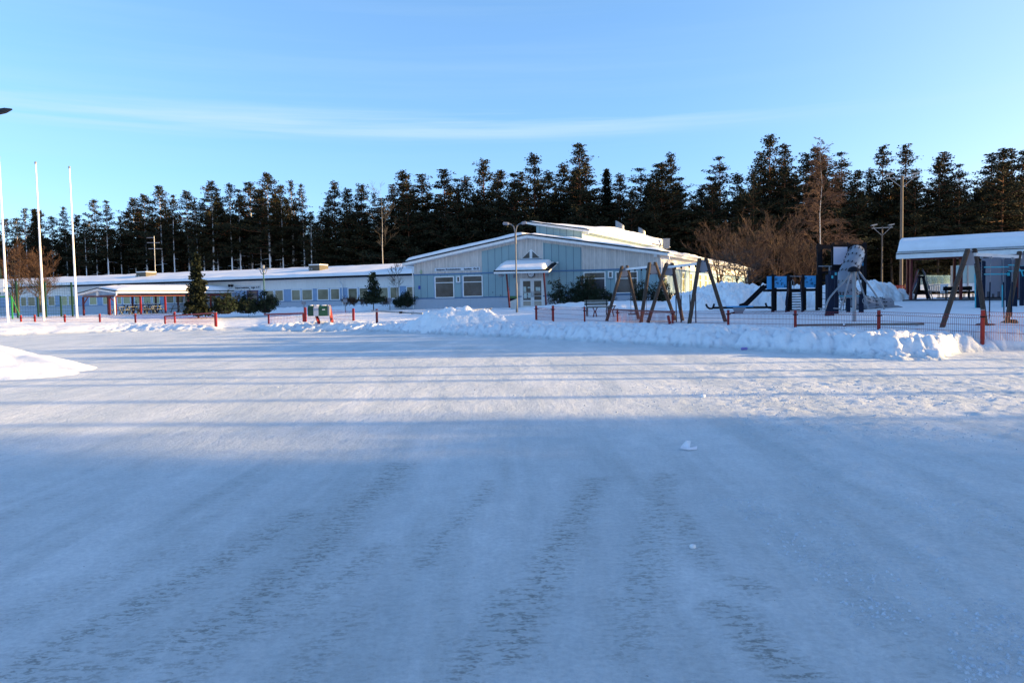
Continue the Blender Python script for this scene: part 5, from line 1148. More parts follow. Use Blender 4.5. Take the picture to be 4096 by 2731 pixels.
# ================================================================ right hand climbing frame
T = thing('monkey_bars', 'dark blue posts with turquoise bars and a looped ladder behind the tyre swings', 'play structure', W(3930, 1240, 36)); Y = 36
for px, yt, yb, dy in ((3914, 1050, 1243, 0), (3932, 1047, 1200+42, .6), (4033, 1090, 1245, 0), (4088, 1060, 1242, 1), (4060, 1150, 1243, .4)): post_px(T, px, yt, yb, Y+dy, .14, navy)
for pts in ([(3902, 1240), (3900, 1100), (3903, 1090), (3915, 1088)], [(3937, 1069), (4034, 1068)], [(3937, 1097), (4034, 1096)], [(4034, 1060), (4096, 1062)], [(4009, 1140), (4009, 1232)], [(4072, 1072), (4086, 1085), (4092, 1105)], [(4034, 1085), (4070, 1083), (4096, 1082)]):
    mb = MB(); mb.path([W(x, y, Y-.05) for x, y in pts], .028, 8); mb.build('bar', turq, T)
for px in (4030,):
    mb = MB(); mb.box(W(px+4, 1097, Y-.1), (.1, .05, .14)); mb.build('grip', turq, T)
# ================================================================ under the right shelter
Y = 47
T = thing('ski_rack', 'black A shaped ski rack full of leaning skis under the bicycle shelter', 'ski rack', W(3682, 1194, Y))
A_ = lambda x, y, d=0: W(x, y, Y+d)
for dd in (0, 2.2):
    mb = MB(); mb.beam(A_(3661, 1196, dd), A_(3678, 1108, dd), .17, .08); mb.beam(A_(3711, 1195, dd), A_(3692, 1108, dd), .17, .08); mb.beam(A_(3664, 1175, dd), A_(3706, 1174, dd), .1, .12); mb.beam(A_(3672, 1108, dd), A_(3698, 1108, dd), .1, .12); mb.build('end_frame', darkp, T)
mb = MB(); mb.beam(A_(3675, 1112, 0), A_(3675, 1112, 2.2), .08); mb.beam(A_(3696, 1112, 0), A_(3696, 1112, 2.2), .08); mb.build('rail', darkp, T)
skc = [(.02, .02, .03), (.25, .04, .06), (.03, .05, .16), (.35, .35, .33), (.05, .12, .08)]
for k in range(16):
    d = rnd.uniform(0, 2.1); left = k % 2; x0 = (3640+rnd.uniform(-6, 10)) if left else (3726+rnd.uniform(-8, 8)); x1 = (3674+rnd.uniform(-4, 6)) if left else (3694+rnd.uniform(-5, 5))
    T2 = None; a, b = A_(x0, 1197, d), A_(x1, 1085+rnd.uniform(-10, 25), d); mm = mat('ski_colour_%d' % (k % 5), skc[k % 5], .4)
    mb = MB(); u = (b-a).normalized(); mb.path([a, a.lerp(b, .93), b+V((.03 if left else -.03, 0, 0))], [.025, .025, .012], 4); o = mb.build('ski', mm); meta(o, ('one of the skis leaning on the left side of the black ski rack' if left else 'one of the skis leaning on the right side of the black ski rack'), 'ski', 'skis on the left of the black rack' if left else 'skis on the right of the black rack')
T = thing('park_bench', 'black backed bench standing under the bicycle shelter', 'bench', W(3830, 1192, Y+.4)); a, b = W(3773, 1155, Y+.4), W(3888, 1153, Y+.4)
mb = MB(); mb.beam(a, b, .05, .24); mb.build('backrest', blackm, T); a, b = W(3772, 1168, Y), W(3890, 1166, Y); mb = MB(); mb.beam(a, b, .4, .04); mb.build('seat', blackm, T)
for x in (3784, 3877): mb = MB(); mb.beam(W(x, 1195, Y+.2), W(x, 1145, Y+.42), .09, .1); mb.build('leg', blackm, T)
T = thing('bicycle_rack', 'low black bicycle rack of paired upright bars along the shelter floor', 'bicycle rack', W(3850, 1192, Y-.6)); mb = MB()
mb.beam(W(3748, 1191, Y-.6), W(4001, 1190, Y-.6), .12, .06); mb.build('base_rail', blackm, T)
for i, x in enumerate((3752, 3770, 3786, 3808, 3832, 3854, 3872, 3889, 3950, 3970, 3992)):
    h = 24 if i % 2 == 0 else 15; mb = MB()
    for dx in (0, 5): mb.tube(W(x+dx, 1190, Y-.6), W(x+dx+.5, 1190-h, Y-.6), .022, n=5)
    mb.build('wheel_holder', blackm, T)
# ================================================================ ice rink boards, goal and sledges beyond
T = thing('rink_boards', 'ice rink boards with tall translucent glass panels beyond the bicycle shelter', 'rink fence', W(3850, 1180, 62)); Y = 60
def quadp(x0, x1, yt0, yt1, yb0, yb1, Y0, Y1, m, nm):
    mb = MB(); mb.prism([W(x0, yb0, Y0), W(x1, yb1, Y1), W(x1, yt1, Y1), W(x0, yt0, Y0)], V((0, .03, 0))); return mb.build(nm, m, T)
xs = [3806, 3840, 3871, 3905, 3940, 3952, 4000]; 
for i in range(len(xs)-1):
    f0, f1 = (xs[i]-3806)/194, (xs[i+1]-3806)/194
    quadp(xs[i]+1, xs[i+1]-1, 1063-14*f0, 1063-14*f1, 1133-6*f0, 1133-6*f1, Y, Y, rinkglass, 'glass_panel')
    quadp(xs[i]+1, xs[i+1]-1, 1134-6*f0, 1134-6*f1, 1165, 1163, Y, Y, white, 'board')
for x in xs: mb = MB(); f = (x-3806)/194; mb.beam(W(x, 1168, Y-.05), W(x, 1063-15*f, Y-.05), .08); mb.build('upright', metal, T)
ys = [3682, 3702, 3725, 3747, 3773, 3802]
for i in range(5): quadp(ys[i]+.6, ys[i+1]-.6, 1101, 1101, 1140, 1135, Y+8, Y+2, rinkglass, 'glass_panel')
quadp(3682, 3802, 1138, 1133, 1160, 1166, Y+8, Y+2, white, 'board'); quadp(3762, 3793, 1136, 1136, 1172, 1172, Y-6, Y-6, white, 'board')
mb = MB()
for k in range(9): x = 3705+k*7; mb.tube(W(x, 1142+k*.2, Y-3), W(x, 1165+k*.4, Y-3), .04, n=5)
mb.beam(W(3700, 1144, Y-3), W(3765, 1138, Y-3), .06); mb.build('railing', metal, T)
T = thing('hockey_goal', 'small red hockey goal with netting behind the wooden floodlight pole', 'goal', W(3590, 1170, 66)); Y = 66
for pts in ([(3566, 1170), (3564, 1146), (3570, 1143), (3618, 1142), (3620, 1168)], [(3570, 1144), (3580, 1168)]): mb = MB(); mb.path([W(x, y, Y) for x, y in pts], .05, 6); mb.build('frame', redp, T)
mb = MB(); mb.prism([W(3566, 1170, Y+.6), W(3620, 1168, Y+.6), W(3618, 1143, Y+.2), (W(3570, 1144, Y+.2))], V((0, .01, 0))); mb.build('net', netm, T)
# ================================================================ left shelter furniture
FR, LS, Ls = SH
def picnic_table(px, Y, label, rz=0):
    g = G(px, Y); T = thing('picnic_table', label, 'picnic table', g, 'picnic tables under the shelter', rz)
    mb = MB(); mb.box((0, 0, .74), (1.7, .7, .05)); mb.build('tabletop', woodg, T, True)
    for s in (-1, 1):
        mb = MB(); mb.box((0, s*.72, .45), (1.7, .25, .045)); mb.build('seat', woodg, T, True)
        for x in (-.6, .6): mb = MB(); mb.beam((x, s*.62, -.1), (x, s*.22, .72), .09, .05); mb.build('leg', woodg, T, True)
        mb = MB(); mb.beam((s*.6, -.72, .41), (s*.6, .72, .41), .09, .05); mb.build('cross_brace', woodg, T, True)
    return T
for px, Y, lab in ((483, 77, 'wooden picnic table beside the white downpipe of the picnic shelter'), (522, 78, 'wooden picnic table second from the left under the picnic shelter'), (583, 78.5, 'wooden picnic table in front of the ski rack under the picnic shelter'), (617, 78, 'wooden picnic table right of the ski rack under the picnic shelter'), (716, 80, 'wooden picnic table nearest the tall spruce')):
    picnic_table(px, Y, lab, 1.45)
T = thing('ski_rack', 'long ski rack with a snow topped rail under the picnic shelter', 'ski rack', G(560, 82)); Y = 82
mb = MB(); mb.beam(W(500, 1220, Y), W(632, 1217, Y), .25, .08); mb.build('rail', darkp, T); mb = MB(); mb.beam(W(500, 1218, Y), W(632, 1215, Y), .3, .08); mb.build('snow_cap', snow, T)
for x in (496, 510, 540, 560, 594, 620, 636): mb = MB(); mb.beam(W(x-5, 1252, Y-.4), W(x+2, 1218, Y), .09); mb.build('leg', darkp, T)
for k in range(22):
    x = rnd.uniform(500, 640); s = rnd.choice((-1, 1)); a, b = W(x, 1253, Y-.5), W(x+s*rnd.uniform(3, 14), rnd.uniform(1200, 1216), Y); mb = MB(); mb.path([a, b], [.03, .02], 4); o = mb.build('ski', mat('ski_colour_%d' % (k % 5), skc[k % 5], .4)); meta(o, 'one of the skis leaning on the long rack under the picnic shelter', 'ski', 'skis on the rack of the picnic shelter')
for px, yt, lab in ((1217, 1205, 'grey car heater post behind the red fence left of the mailboxes'), (1382, 1197, 'grey car heater post beside the white downpipe of the long wing'), (1560, 1193, 'grey car heater post between the young pine and the young birch')):
    Y = 62; b = G(px, Y); t = W(px, yt, Y); T = thing('heater_post', lab, 'post', b, 'car heater posts')
    mb = MB(); mb.beam((b.x, Y, b.z-.3), (b.x, Y, t.z-.25), .07); mb.build('post', metal, T); mb = MB(); mb.box((b.x, Y, t.z-.12), (.34, .14, .28)); mb.build('socket_box', greypl, T)
# ================================================================ litter and loose snow on the road
def onroad(px, py):
    d = ray(px, py); t = -EYE/d.z; p = V((0, 0, EYE))+d*t; p.z = float(terrain(np.array([p.x]), np.array([p.y]))[0]); return p
T = thing('drink_can', 'purple drink can lying at the foot of the ploughed bank', 'can', onroad(2977, 1401)); c = onroad(2977, 1401)
mb = MB(); mb.path([c+V((-.09, 0, .045)), c+V((-.075, 0, .045)), c+V((.075, 0, .05)), c+V((.09, 0, .05))], [.028, .038, .038, .028], 12); mb.build('can_body', mat('can_purple', (.09, .05, .42), .35, .2, 30, col2=(.4, .35, .7)), T)
c = onroad(2752, 1796); mb = MB(); mb.add([c+V(p)*1.12 for p in ((-.075, -.01, .02), (-.005, -.05, .008), (.01, -.02, .02), (-.05, .04, .035), (.075, -.03, .01), (.09, .02, .03), (.015, .05, .01), (-.01, .02, .085), (.03, .015, .08))], [(0, 1, 2, 3), (1, 4, 5, 2), (2, 5, 6, 3), (2, 8, 7), (1, 2, 7, 3)])
o = mb.build('paper_scrap', mat('paper', (.85, .84, .90), .7, .08, 20)); meta(o, 'crumpled white paper scrap on the packed snow right of the middle', 'litter')
def chunk(px, py, r, label, name='snow_lump'):
    c = onroad(px, py); mb = MB(); mb.dome(c+V((0, 0, r*.4)), r, r*.8, r*.72, 10, 4, True)
    mb.v = [tuple(V(p)+V((rnd.uniform(-1, 1), rnd.uniform(-1, 1), rnd.uniform(-1, 1)))*r*.09) for p in mb.v]
    o = mb.build(name, snow, smooth=True); return meta(o, label, 'snow lump')
chunk(2812, 1590, .04, 'sunlit snowball on the road beyond the paper scrap'); chunk(2771, 2192, .022, 'white snow lump on the near road below the paper scrap')
# crumbs thrown up by tyres and the plough
rc = random.Random(8); mb = MB()
def crumbs(line, n, spread, smin, smax):
    P = []
    for (a_, b_) in line: d = ray(a_, b_); t = -EYE/d.z; P.append((d.x*t, d.y*t))
    xs_, ys_, ss_ = [], [], []
    for _ in range(n):
        k = rc.random()*(len(P)-1); i = int(k); f = k-i; x = P[i][0]+(P[i+1][0]-P[i][0])*f+rc.gauss(0, spread); y = P[i][1]+(P[i+1][1]-P[i][1])*f+rc.gauss(0, spread)
        xs_.append(x); ys_.append(y); ss_.append(smin*.8+(smax-smin)*rc.random()**5)
    zs_ = terrain(np.array(xs_), np.array(ys_))
    for x, y, z, s_ in zip(xs_, ys_, zs_, ss_):
        v = [V((rc.uniform(-.6, .6), rc.uniform(-.6, .6), 0)) for _ in range(1)]
        pts = [V((x, y, z))+V((math.cos(a)*s_*rc.uniform(.6, 1.1), math.sin(a)*s_*rc.uniform(.6, 1.1), -.003)) for a in (0.3, 1.6, 2.9, 4.1, 5.3)]
        top = [V((x, y, z))+V((math.cos(a)*s_*rc.uniform(.3, .6), math.sin(a)*s_*rc.uniform(.3, .6), s_*rc.uniform(.4, .8))) for a in (0.9, 3.0, 5.0)]
        mb.add(pts+top, [(0, 1, 5), (1, 2, 5), (2, 6, 5), (2, 3, 6), (3, 4, 6), (4, 7, 6), (4, 0, 7), (0, 5, 7), (5, 6, 7)])
for line, n, sp_, a_, b_ in (([(2900, 1990), (3080, 2080), (3250, 2230), (3500, 2420), (3560, 2480)], 900, .10, .004, .018), ([(3150, 1740), (3300, 1950), (3430, 2200), (3480, 2330)], 700, .14, .004, .016), ([(3700, 2200), (3800, 2420), (3900, 2640), (3960, 2720)], 500, .06, .004, .018), ([(4000, 2400), (4060, 2560), (4096, 2720)], 400, .08, .004, .02),
                             ([(2600, 1570), (3200, 1600), (3900, 1590)], 1500, .9, .008, .03), ([(2700, 1650), (3300, 1720), (4050, 1750)], 900, .5, .005, .02), ([(3700, 2000), (4096, 2120)], 500, .25, .004, .016), ([(1500, 1500), (2300, 1520)], 260, 1.2, .006, .022), ([(500, 1500), (1500, 1560)], 200, 1.2, .006, .025)):
    crumbs(line, n, sp_, a_, b_)
o = mb.build('snow_crumbs', mat('crumb_snow', (.58, .63, .70), .7, .15)); meta(o, 'loose snow crumbs scattered over the driven road', 'snow crumbs', kind='stuff')
# ================================================================ vegetation
def foliage_mat(name, c1, c2):
    M = mat(name, c1, .8, .35, .9, col2=c2, spec=.15); return M
needle = foliage_mat('pine_needles', (.014, .02, .010), (.042, .040, .020))
needle2 = foliage_mat('spruce_needles', (.007, .013, .007), (.02, .026, .014))
mugo = foliage_mat('mugo_needles', (.014, .028, .016), (.035, .05, .028))
def barkmat(name, amt):
    M = bpy.data.materials.new(name); M.use_nodes = True; t = M.node_tree; b = t.nodes['Principled BSDF']; b.inputs['Roughness'].default_value = .85; L = t.links.new
    tc = N(t, 'ShaderNodeTexCoord'); mp = N(t, 'ShaderNodeMapping'); mp.inputs['Scale'].default_value = (3, 3, .9); L(tc.outputs['Object'], mp.inputs[0])
    n = N(t, 'ShaderNodeTexNoise'); n.inputs['Scale'].default_value = 2.2; n.inputs['Detail'].default_value = 5; L(mp.outputs[0], n.inputs[0])
    s = N(t, 'ShaderNodeSeparateXYZ'); L(tc.outputs['Object'], s.inputs[0])
    mr = N(t, 'ShaderNodeMapRange'); L(s.outputs[2], mr.inputs[0]); mr.inputs[1].default_value = 5; mr.inputs[2].default_value = 12
    r = N(t, 'ShaderNodeMixRGB'); L(mr.outputs[0], r.inputs[0]); r.inputs[1].default_value = (.06, .042, .034, 1); r.inputs[2].default_value = (.22, .085, .038, 1)
    m1 = N(t, 'ShaderNodeMixRGB', blend_type='MULTIPLY'); m1.inputs[0].default_value = .6; L(r.outputs[0], m1.inputs[1]); L(n.outputs[1], m1.inputs[2])
    g = N(t, 'ShaderNodeNewGeometry'); d = N(t, 'ShaderNodeVectorMath', operation='DOT_PRODUCT'); L(g.outputs['Normal'], d.inputs[0]); d.inputs[1].default_value = (-.35, -.93, 0)
    n2 = N(t, 'ShaderNodeTexNoise'); n2.inputs['Scale'].default_value = 1.5; n2.inputs['Detail'].default_value = 4; L(tc.outputs['Object'], n2.inputs[0])
    a = N(t, 'ShaderNodeMath', operation='MULTIPLY_ADD'); L(n2.outputs[0], a.inputs[0]); a.inputs[1].default_value = 1.3; L(d.outputs['Value'], a.inputs[2])
    c = N(t, 'ShaderNodeMath', operation='GREATER_THAN'); L(a.outputs[0], c.inputs[0]); c.inputs[1].default_value = 1.65-amt
    m2 = N(t, 'ShaderNodeMixRGB'); L(c.outputs[0], m2.inputs[0]); L(m1.outputs[0], m2.inputs[1]); m2.inputs[2].default_value = (.78, .80, .84, 1); L(m2.outputs[0], b.inputs['Base Color'])
    MATS[name] = M; return M
bark = barkmat('pine_bark', -.2); barksnow = barkmat('snow_plastered_bark', .72)
twig = mat('bare_twigs', (.07, .036, .02), .8, .4, 5); twigg = mat('grey_twigs', (.075, .065, .055), .8, .3, 5)
birchm = mat('birch_bark', (.55, .52, .48), .7, .15, 2.5, stretch=(1, 1, 5), col2=(.62, .6, .57)); birchtwig = mat('birch_twigs', (.085, .042, .026), .8, .3, 5)
def tuft(mb, c, r, n, size, R_, flat=.6):
    """n small leaf-sized quads spread in an uneven clump"""
    for _ in range(n):
        u = R_.gauss(0, .5); v = R_.gauss(0, .5); w = R_.gauss(0, .5)*flat
        p = V((c.x+u*r, c.y+v*r, c.z+w*r)); a = V((R_.uniform(-1, 1), R_.uniform(-1, 1), R_.uniform(-.6, .8))).normalized(); b = a.orthogonal(); b.rotate(Matrix.Rotation(R_.uniform(0, 6.28), 3, a)); s = size*R_.uniform(.5, 1.3)
        b = b.normalized()*s*.33; a = a*s
        i = len(mb.v); mb.v += [tuple(p-b), tuple(p+a*.5-b*1.1), tuple(p+a), tuple(p+a*.5+b*1.1)]; mb.f.append((i, i+1, i+2, i+3)); mb.uv += [(0, 0)]*4
def make_pine(seed, H=20, cs=.42, wid=2.6, dens=1.0, spruce=False, top='round', leaf=.25, snowy=False):
    R_ = random.Random(seed); mb = MB(); tr = MB(); br = MB()
    bend = [(R_.uniform(-.25, .25), R_.uniform(-.25, .25)) for _ in range(4)]
    def tp(z): t = z/H; return V((bend[0][0]*math.sin(t*2.5)+bend[1][0]*t, bend[0][1]*math.sin(t*2.2)+bend[1][1]*t, z))
    zs = [-.8]+[H*k/10 for k in range(0, 11)]; r0 = H*.0085
    tr.path([tp(z) for z in zs], [r0*1.15]+[r0*(1-.88*k/10) for k in range(0, 11)], 7)
    z = H*cs; lobe = [R_.uniform(.5, 1.3) for _ in range(9)]
    while z < H-.15:
        t = (z-H*cs)/(H-H*cs)
        if spruce: rad = wid*(1-t)**.85+.12
        else: rad = 1.42*wid*(min(1, (t+.10)*3.0)**.6)*(1-t**1.35)**.85*R_.uniform(.55, 1.2) + .16
        nb = (R_.choice((3, 4, 5, 5)) if not spruce else 7); a0 = R_.uniform(0, 6.28)
        for k in range(nb):
            a = a0+6.283*k/nb+R_.uniform(-.4, .4); f = lobe[int((a % 6.283)/6.283*9+t*3) % 9]; L = rad*R_.uniform(.6, 1.15)*(f if not spruce else 1)
            if R_.random() > dens: continue
            zj = min(H-.1, z+(R_.uniform(-.022, .022)*H if not spruce else 0)); b = tp(zj); lift = (R_.uniform(-.2, .25)+.4*t if not spruce else -.35+.3*t)
            e = b+V((math.cos(a)*L, math.sin(a)*L, L*lift+R_.uniform(-.15, .25)))
            br.path([b, b.lerp(e, .5)+V((0, 0, -.07*L)), e], [.05*(1-t*.6), .03, .01], 3, False)
            m = max(2, int(L/.34))
            for j in range(m):
                g = (.35 if not spruce else .15)+(.68 if not spruce else .85)*(j+R_.random()*.7)/m
                q = b.lerp(e, g)+V((R_.uniform(-.28, .28)*L*.5, R_.uniform(-.28, .28)*L*.5, R_.uniform(-.05, .2)))
                tuft(mb, q, (.56 if not spruce else .36)*(1-.36*t), 18 if t < .6 else 15, leaf*(1.08-.22*t), R_, .5)
        z += (H*.031 if not spruce else H*.02)*R_.uniform(.7, 1.3)*(1.15-.4*t)
    for k in range(5): tuft(mb, tp(H-.16*k)+V((R_.uniform(-.05, .05)*k, R_.uniform(-.05, .05)*k, .05)), .07+.035*k, 7, leaf*.6, R_, 1.6)
    # dead stubs below the crown
    for k in range(7):
        zz = H*R_.uniform(.15, cs); a = R_.uniform(0, 6.28); b = tp(zz); tr.path([b, b+V((math.cos(a), math.sin(a), -.15))*R_.uniform(.5, 1.4)], [.03, .008], 3, False)
    return tr, br, mb
protos = {}
hidden_proto = []
def proto(kind, seed, **kw):
    snowy = kw.pop('snowy', False); nm = kw.pop('nm', 'pine_tree'); fm = kw.pop('fm', needle)
    tr, br, mb = make_pine(seed, **kw)
    T = thing(nm, None, None, (0, 0, 0)); tt = tr.build('trunk', barksnow if snowy else bark, T, True); b = br.build('branches', bark, T, True)
    c = mb.build('crown', fm, T, True); protos[kind] = T; T['_H'] = kw.get('H', 20); return T
proto('pa', 1, H=20, cs=.45, wid=2.3, dens=.9, snowy=True); proto('pb', 2, H=20, cs=.5, wid=2.0, dens=.85, snowy=True); proto('pc', 3, H=20, cs=.42, wid=2.6, snowy=True)
proto('pd', 4, H=20, cs=.16, wid=2.9); proto('pe', 5, H=20, cs=.2, wid=3.3); proto('pf', 6, H=20, cs=.28, wid=2.6, dens=.92); proto('pg', 8, H=20, cs=.34, wid=2.9)
proto('sp', 9, H=20, cs=.06, wid=3.2, spruce=True, nm='spruce_tree', fm=needle2); proto('thin', 10, H=20, cs=.5, wid=1.3, dens=.5, snowy=True)
used = set()
def place(kind, x, y, z, h, rz, label, cat, group, sx=1.0):
    P = protos[kind]; o = P if kind not in used else copy_tree(P); used.add(kind)
    s = h/P['_H'] if '_H' in P else h/20; o.location = (x, y, z); o.rotation_euler = (0, 0, rz); o.scale = (s*sx, s*sx, s)
    for ch in o.children: pass
    return meta(o, label, cat, group)
Lz = [(40, 400, 0), (110, 395, 0), (165, 330, 'thin'), (230, 335, 'sp'), (270, 345, 0), (345, 385, 0), (428, 330, 0), (520, 380, 'pd'), (565, 410, 0), (628, 272, 0), (710, 287, 0), (800, 385, 'thin'), (850, 350, 0), (900, 260, 0), (975, 238, 0), (1070, 180, 0), (1160, 250, 0), (1260, 213, 'pc'), (1310, 290, 0), (1350, 290, 0), (1408, 148, 0), (1450, 205, 0), (1540, 165, 0), (1600, 215, 0), (1675, 157, 0), (1740, 200, 0), (1800, 95, 'pc'), (1885, 175, 0), (1950, 147, 'thin'), (2025, 180, 0), (2090, 360, 0), (2130, 420, 0)]
Mz = [(15, 600, 0), (60, 520, 'pf'), (110, 430, 'pf'), (150, 327, 0), (225, 375, 0), (290, 470, 0), (335, 345, 0), (405, 395, 'thin'), (470, 430, 0), (545, 340, 0), (600, 245, 0), (655, 285, 0), (720, 268, 0), (790, 400, 0), (880, 235, 0), (960, 310, 0), (1015, 295, 0), (1075, 410, 0), (1150, 183, 0), (1270, 248, 0), (1330, 275, 0), (1460, 135, 0), (1525, 330, 0), (1590, 260, 'pf'), (1690, 212, 0), (1785, 72, 'pf'), (1860, 200, 0), (1965, 240, 'sp'), (2070, 278, 'pf'), (2130, 380, 0), (2195, 240, 0), (2265, 300, 0), (2330, 205, 0)]
Rz = [(70, 380, 0), (125, 245, 0), (205, 187, 0), (270, 330, 0), (330, 440, 0), (400, 390, 0), (440, 330, 0), (510, 207, 0), (590, 310, 0), (640, 400, 0), (690, 280, 0), (750, 178, 0), (830, 65, 'pg'), (890, 130, 0), (955, 310, 0), (1030, 185, 0), (1085, 150, 0), (1150, 200, 0), (1245, 182, 0), (1300, 350, 0), (1345, 285, 0), (1405, 280, 0), (1490, 142, 'pf'), (1560, 300, 0), (1625, 132, 'pf'), (1700, 290, 0), (1770, 400, 0), (1830, 205, 0), (1890, 170, 0), (1975, 250, 0), (2060, 420, 0), (2110, 300, 0), (2140, 180, 0), (2215, 155, 0), (2300, 150, 0), (2350, 170, 0), (2440, 200, 0)]
FRONT = [(x/1.68, 640+y/1.68, k) for x, y, k in Lz]+[(1250+x/1.68, 540+y/1.68, k) for x, y, k in Mz]+[(2550+x/1.5213, 500+y/1.5213, k) for x, y, k in Rz]
FRONT.sort()
def fdepth(px): return float(np.interp(px, [-200, 600, 1200, 2048, 3000, 4300], [128, 122, 116, 112, 104, 98]))
segs = [(300, 'behind the white flagpoles'), (800, 'over the picnic shelter roof'), (1300, 'over the long snowy wing'), (1660, 'left of the gabled school'), (2110, 'above the left school roof'), (2680, 'above the right school roof'), (3060, 'above the bare reddish bushes'), (3480, 'above the play tower'), (3640, 'beside the wooden floodlight pole'), (9999, 'above the bicycle shelter')]
ORD = ['leftmost', 'second from the left', 'third from the left', 'fourth from the left', 'fifth from the left', 'sixth from the left', 'seventh from the left', 'eighth from the left', 'ninth from the left', 'tenth from the left', 'eleventh from the left', 'twelfth from the left', 'thirteenth from the left', 'fourteenth from the left']
cnt = {}
R_ = random.Random(21)
for (px, yt, k) in FRONT:
    left = px < 1290
    if not k: k = R_.choice(['pa', 'pb', 'pc'] if left else (['pd', 'pe', 'pg', 'pf'] if px > 1300 else ['pa']))
    Y = fdepth(px)+R_.uniform(0, 9); t = W(px, yt, Y); z = TZ(t.x, Y) if Y < 70 else .7
    xb = W(px, 1190, Y).x; seg = [s for lim, s in segs if px < lim][0]; i = cnt.get(seg, 0); cnt[seg] = i+1
    kind = 'spruce' if k == 'sp' else 'pine'
    look = {'thin': 'thin sparse', 'pa': 'bare stemmed', 'pb': 'bare stemmed', 'pc': 'bare stemmed', 'sp': 'pointed', 'pd': 'broad dark', 'pe': 'broad dark', 'pg': 'dark', 'pf': 'open crowned'}[k]
    place(k, t.x, Y, z, t.z-z, R_.uniform(0, 6.28), '%s %s, %s of the skyline %s' % (look, kind, ORD[min(i, 13)], seg), 'tree', 'forest edge trees', R_.uniform(1.15, 1.65) if px > 1290 else R_.uniform(1.0, 1.45))
# deeper rows
sx_ = np.array([f[0] for f in FRONT]); sy_ = np.array([f[1] for f in FRONT])
def skyline(px): w = np.exp(-((sx_-px)/45.)**2)+1e-9; return float((sy_*w).sum()/w.sum())
nback = 0
for row, (dd, drop, cntr) in enumerate(((7, 75, 62), (13, 60, 62), (20, 95, 60))):
    for i in range(cntr):
        px = -120+(4340)*(i+R_.uniform(-.4, .4)+.5)/cntr; Y = fdepth(px)+dd+R_.uniform(0, 6)
        if 1255 < px < 1300 and row < 3: drop2 = 160
        else: drop2 = drop
        yt = skyline(px)+drop2+R_.uniform(-25, 60)
        k = R_.choice(['pa', 'pb', 'pc', 'pf', 'pa'] if px < 1260 else ['pd', 'pe', 'pg', 'pd', 'sp']); t = W(px, yt, Y); z = .7
        place(k, t.x, Y, z, t.z-z, R_.uniform(0, 6.28), 'dark forest tree half hidden behind the skyline trees %s' % [s for lim, s in segs if px < lim][0], 'tree', 'trees inside the forest '+[s for lim, s in segs if px < lim][0], 1.4)
for i in range(42):
    px = -60+1340*(i+.5+R_.uniform(-.4, .4))/42; Y = fdepth(px)+R_.uniform(9, 24); yt = skyline(px)+R_.uniform(60, 170); t = W(px, yt, Y)
    place(R_.choice(['pc', 'pf', 'pg', 'pb']), t.x, Y, .7, t.z-.7, R_.uniform(0, 6.28), 'dark forest tree half hidden behind the skyline trees %s' % [s for lim, s in segs if px < lim][0], 'tree', 'trees inside the forest '+[s for lim, s in segs if px < lim][0], 1.35)
# undergrowth that closes the forest floor far inside
mb = MB(); R2 = random.Random(5)
for i in range(5200):
    px = -300+4800*R2.random(); Y = fdepth(px)+R2.uniform(22, 40); g = W(px, 1190, Y); hmax = 10.5 if px > 1300 else 8.5; z = .3+hmax*R2.random()**.9
    tuft(mb, V((g.x, Y, z)), 1.5, 11, 1.25, R2, .9)
o = mb.build('forest_thicket', mat('thicket', (.014, .016, .011), .9, .4, .6)); meta(o, 'dark thicket of young trees closing the far side of the forest', 'thicket', kind='stuff')
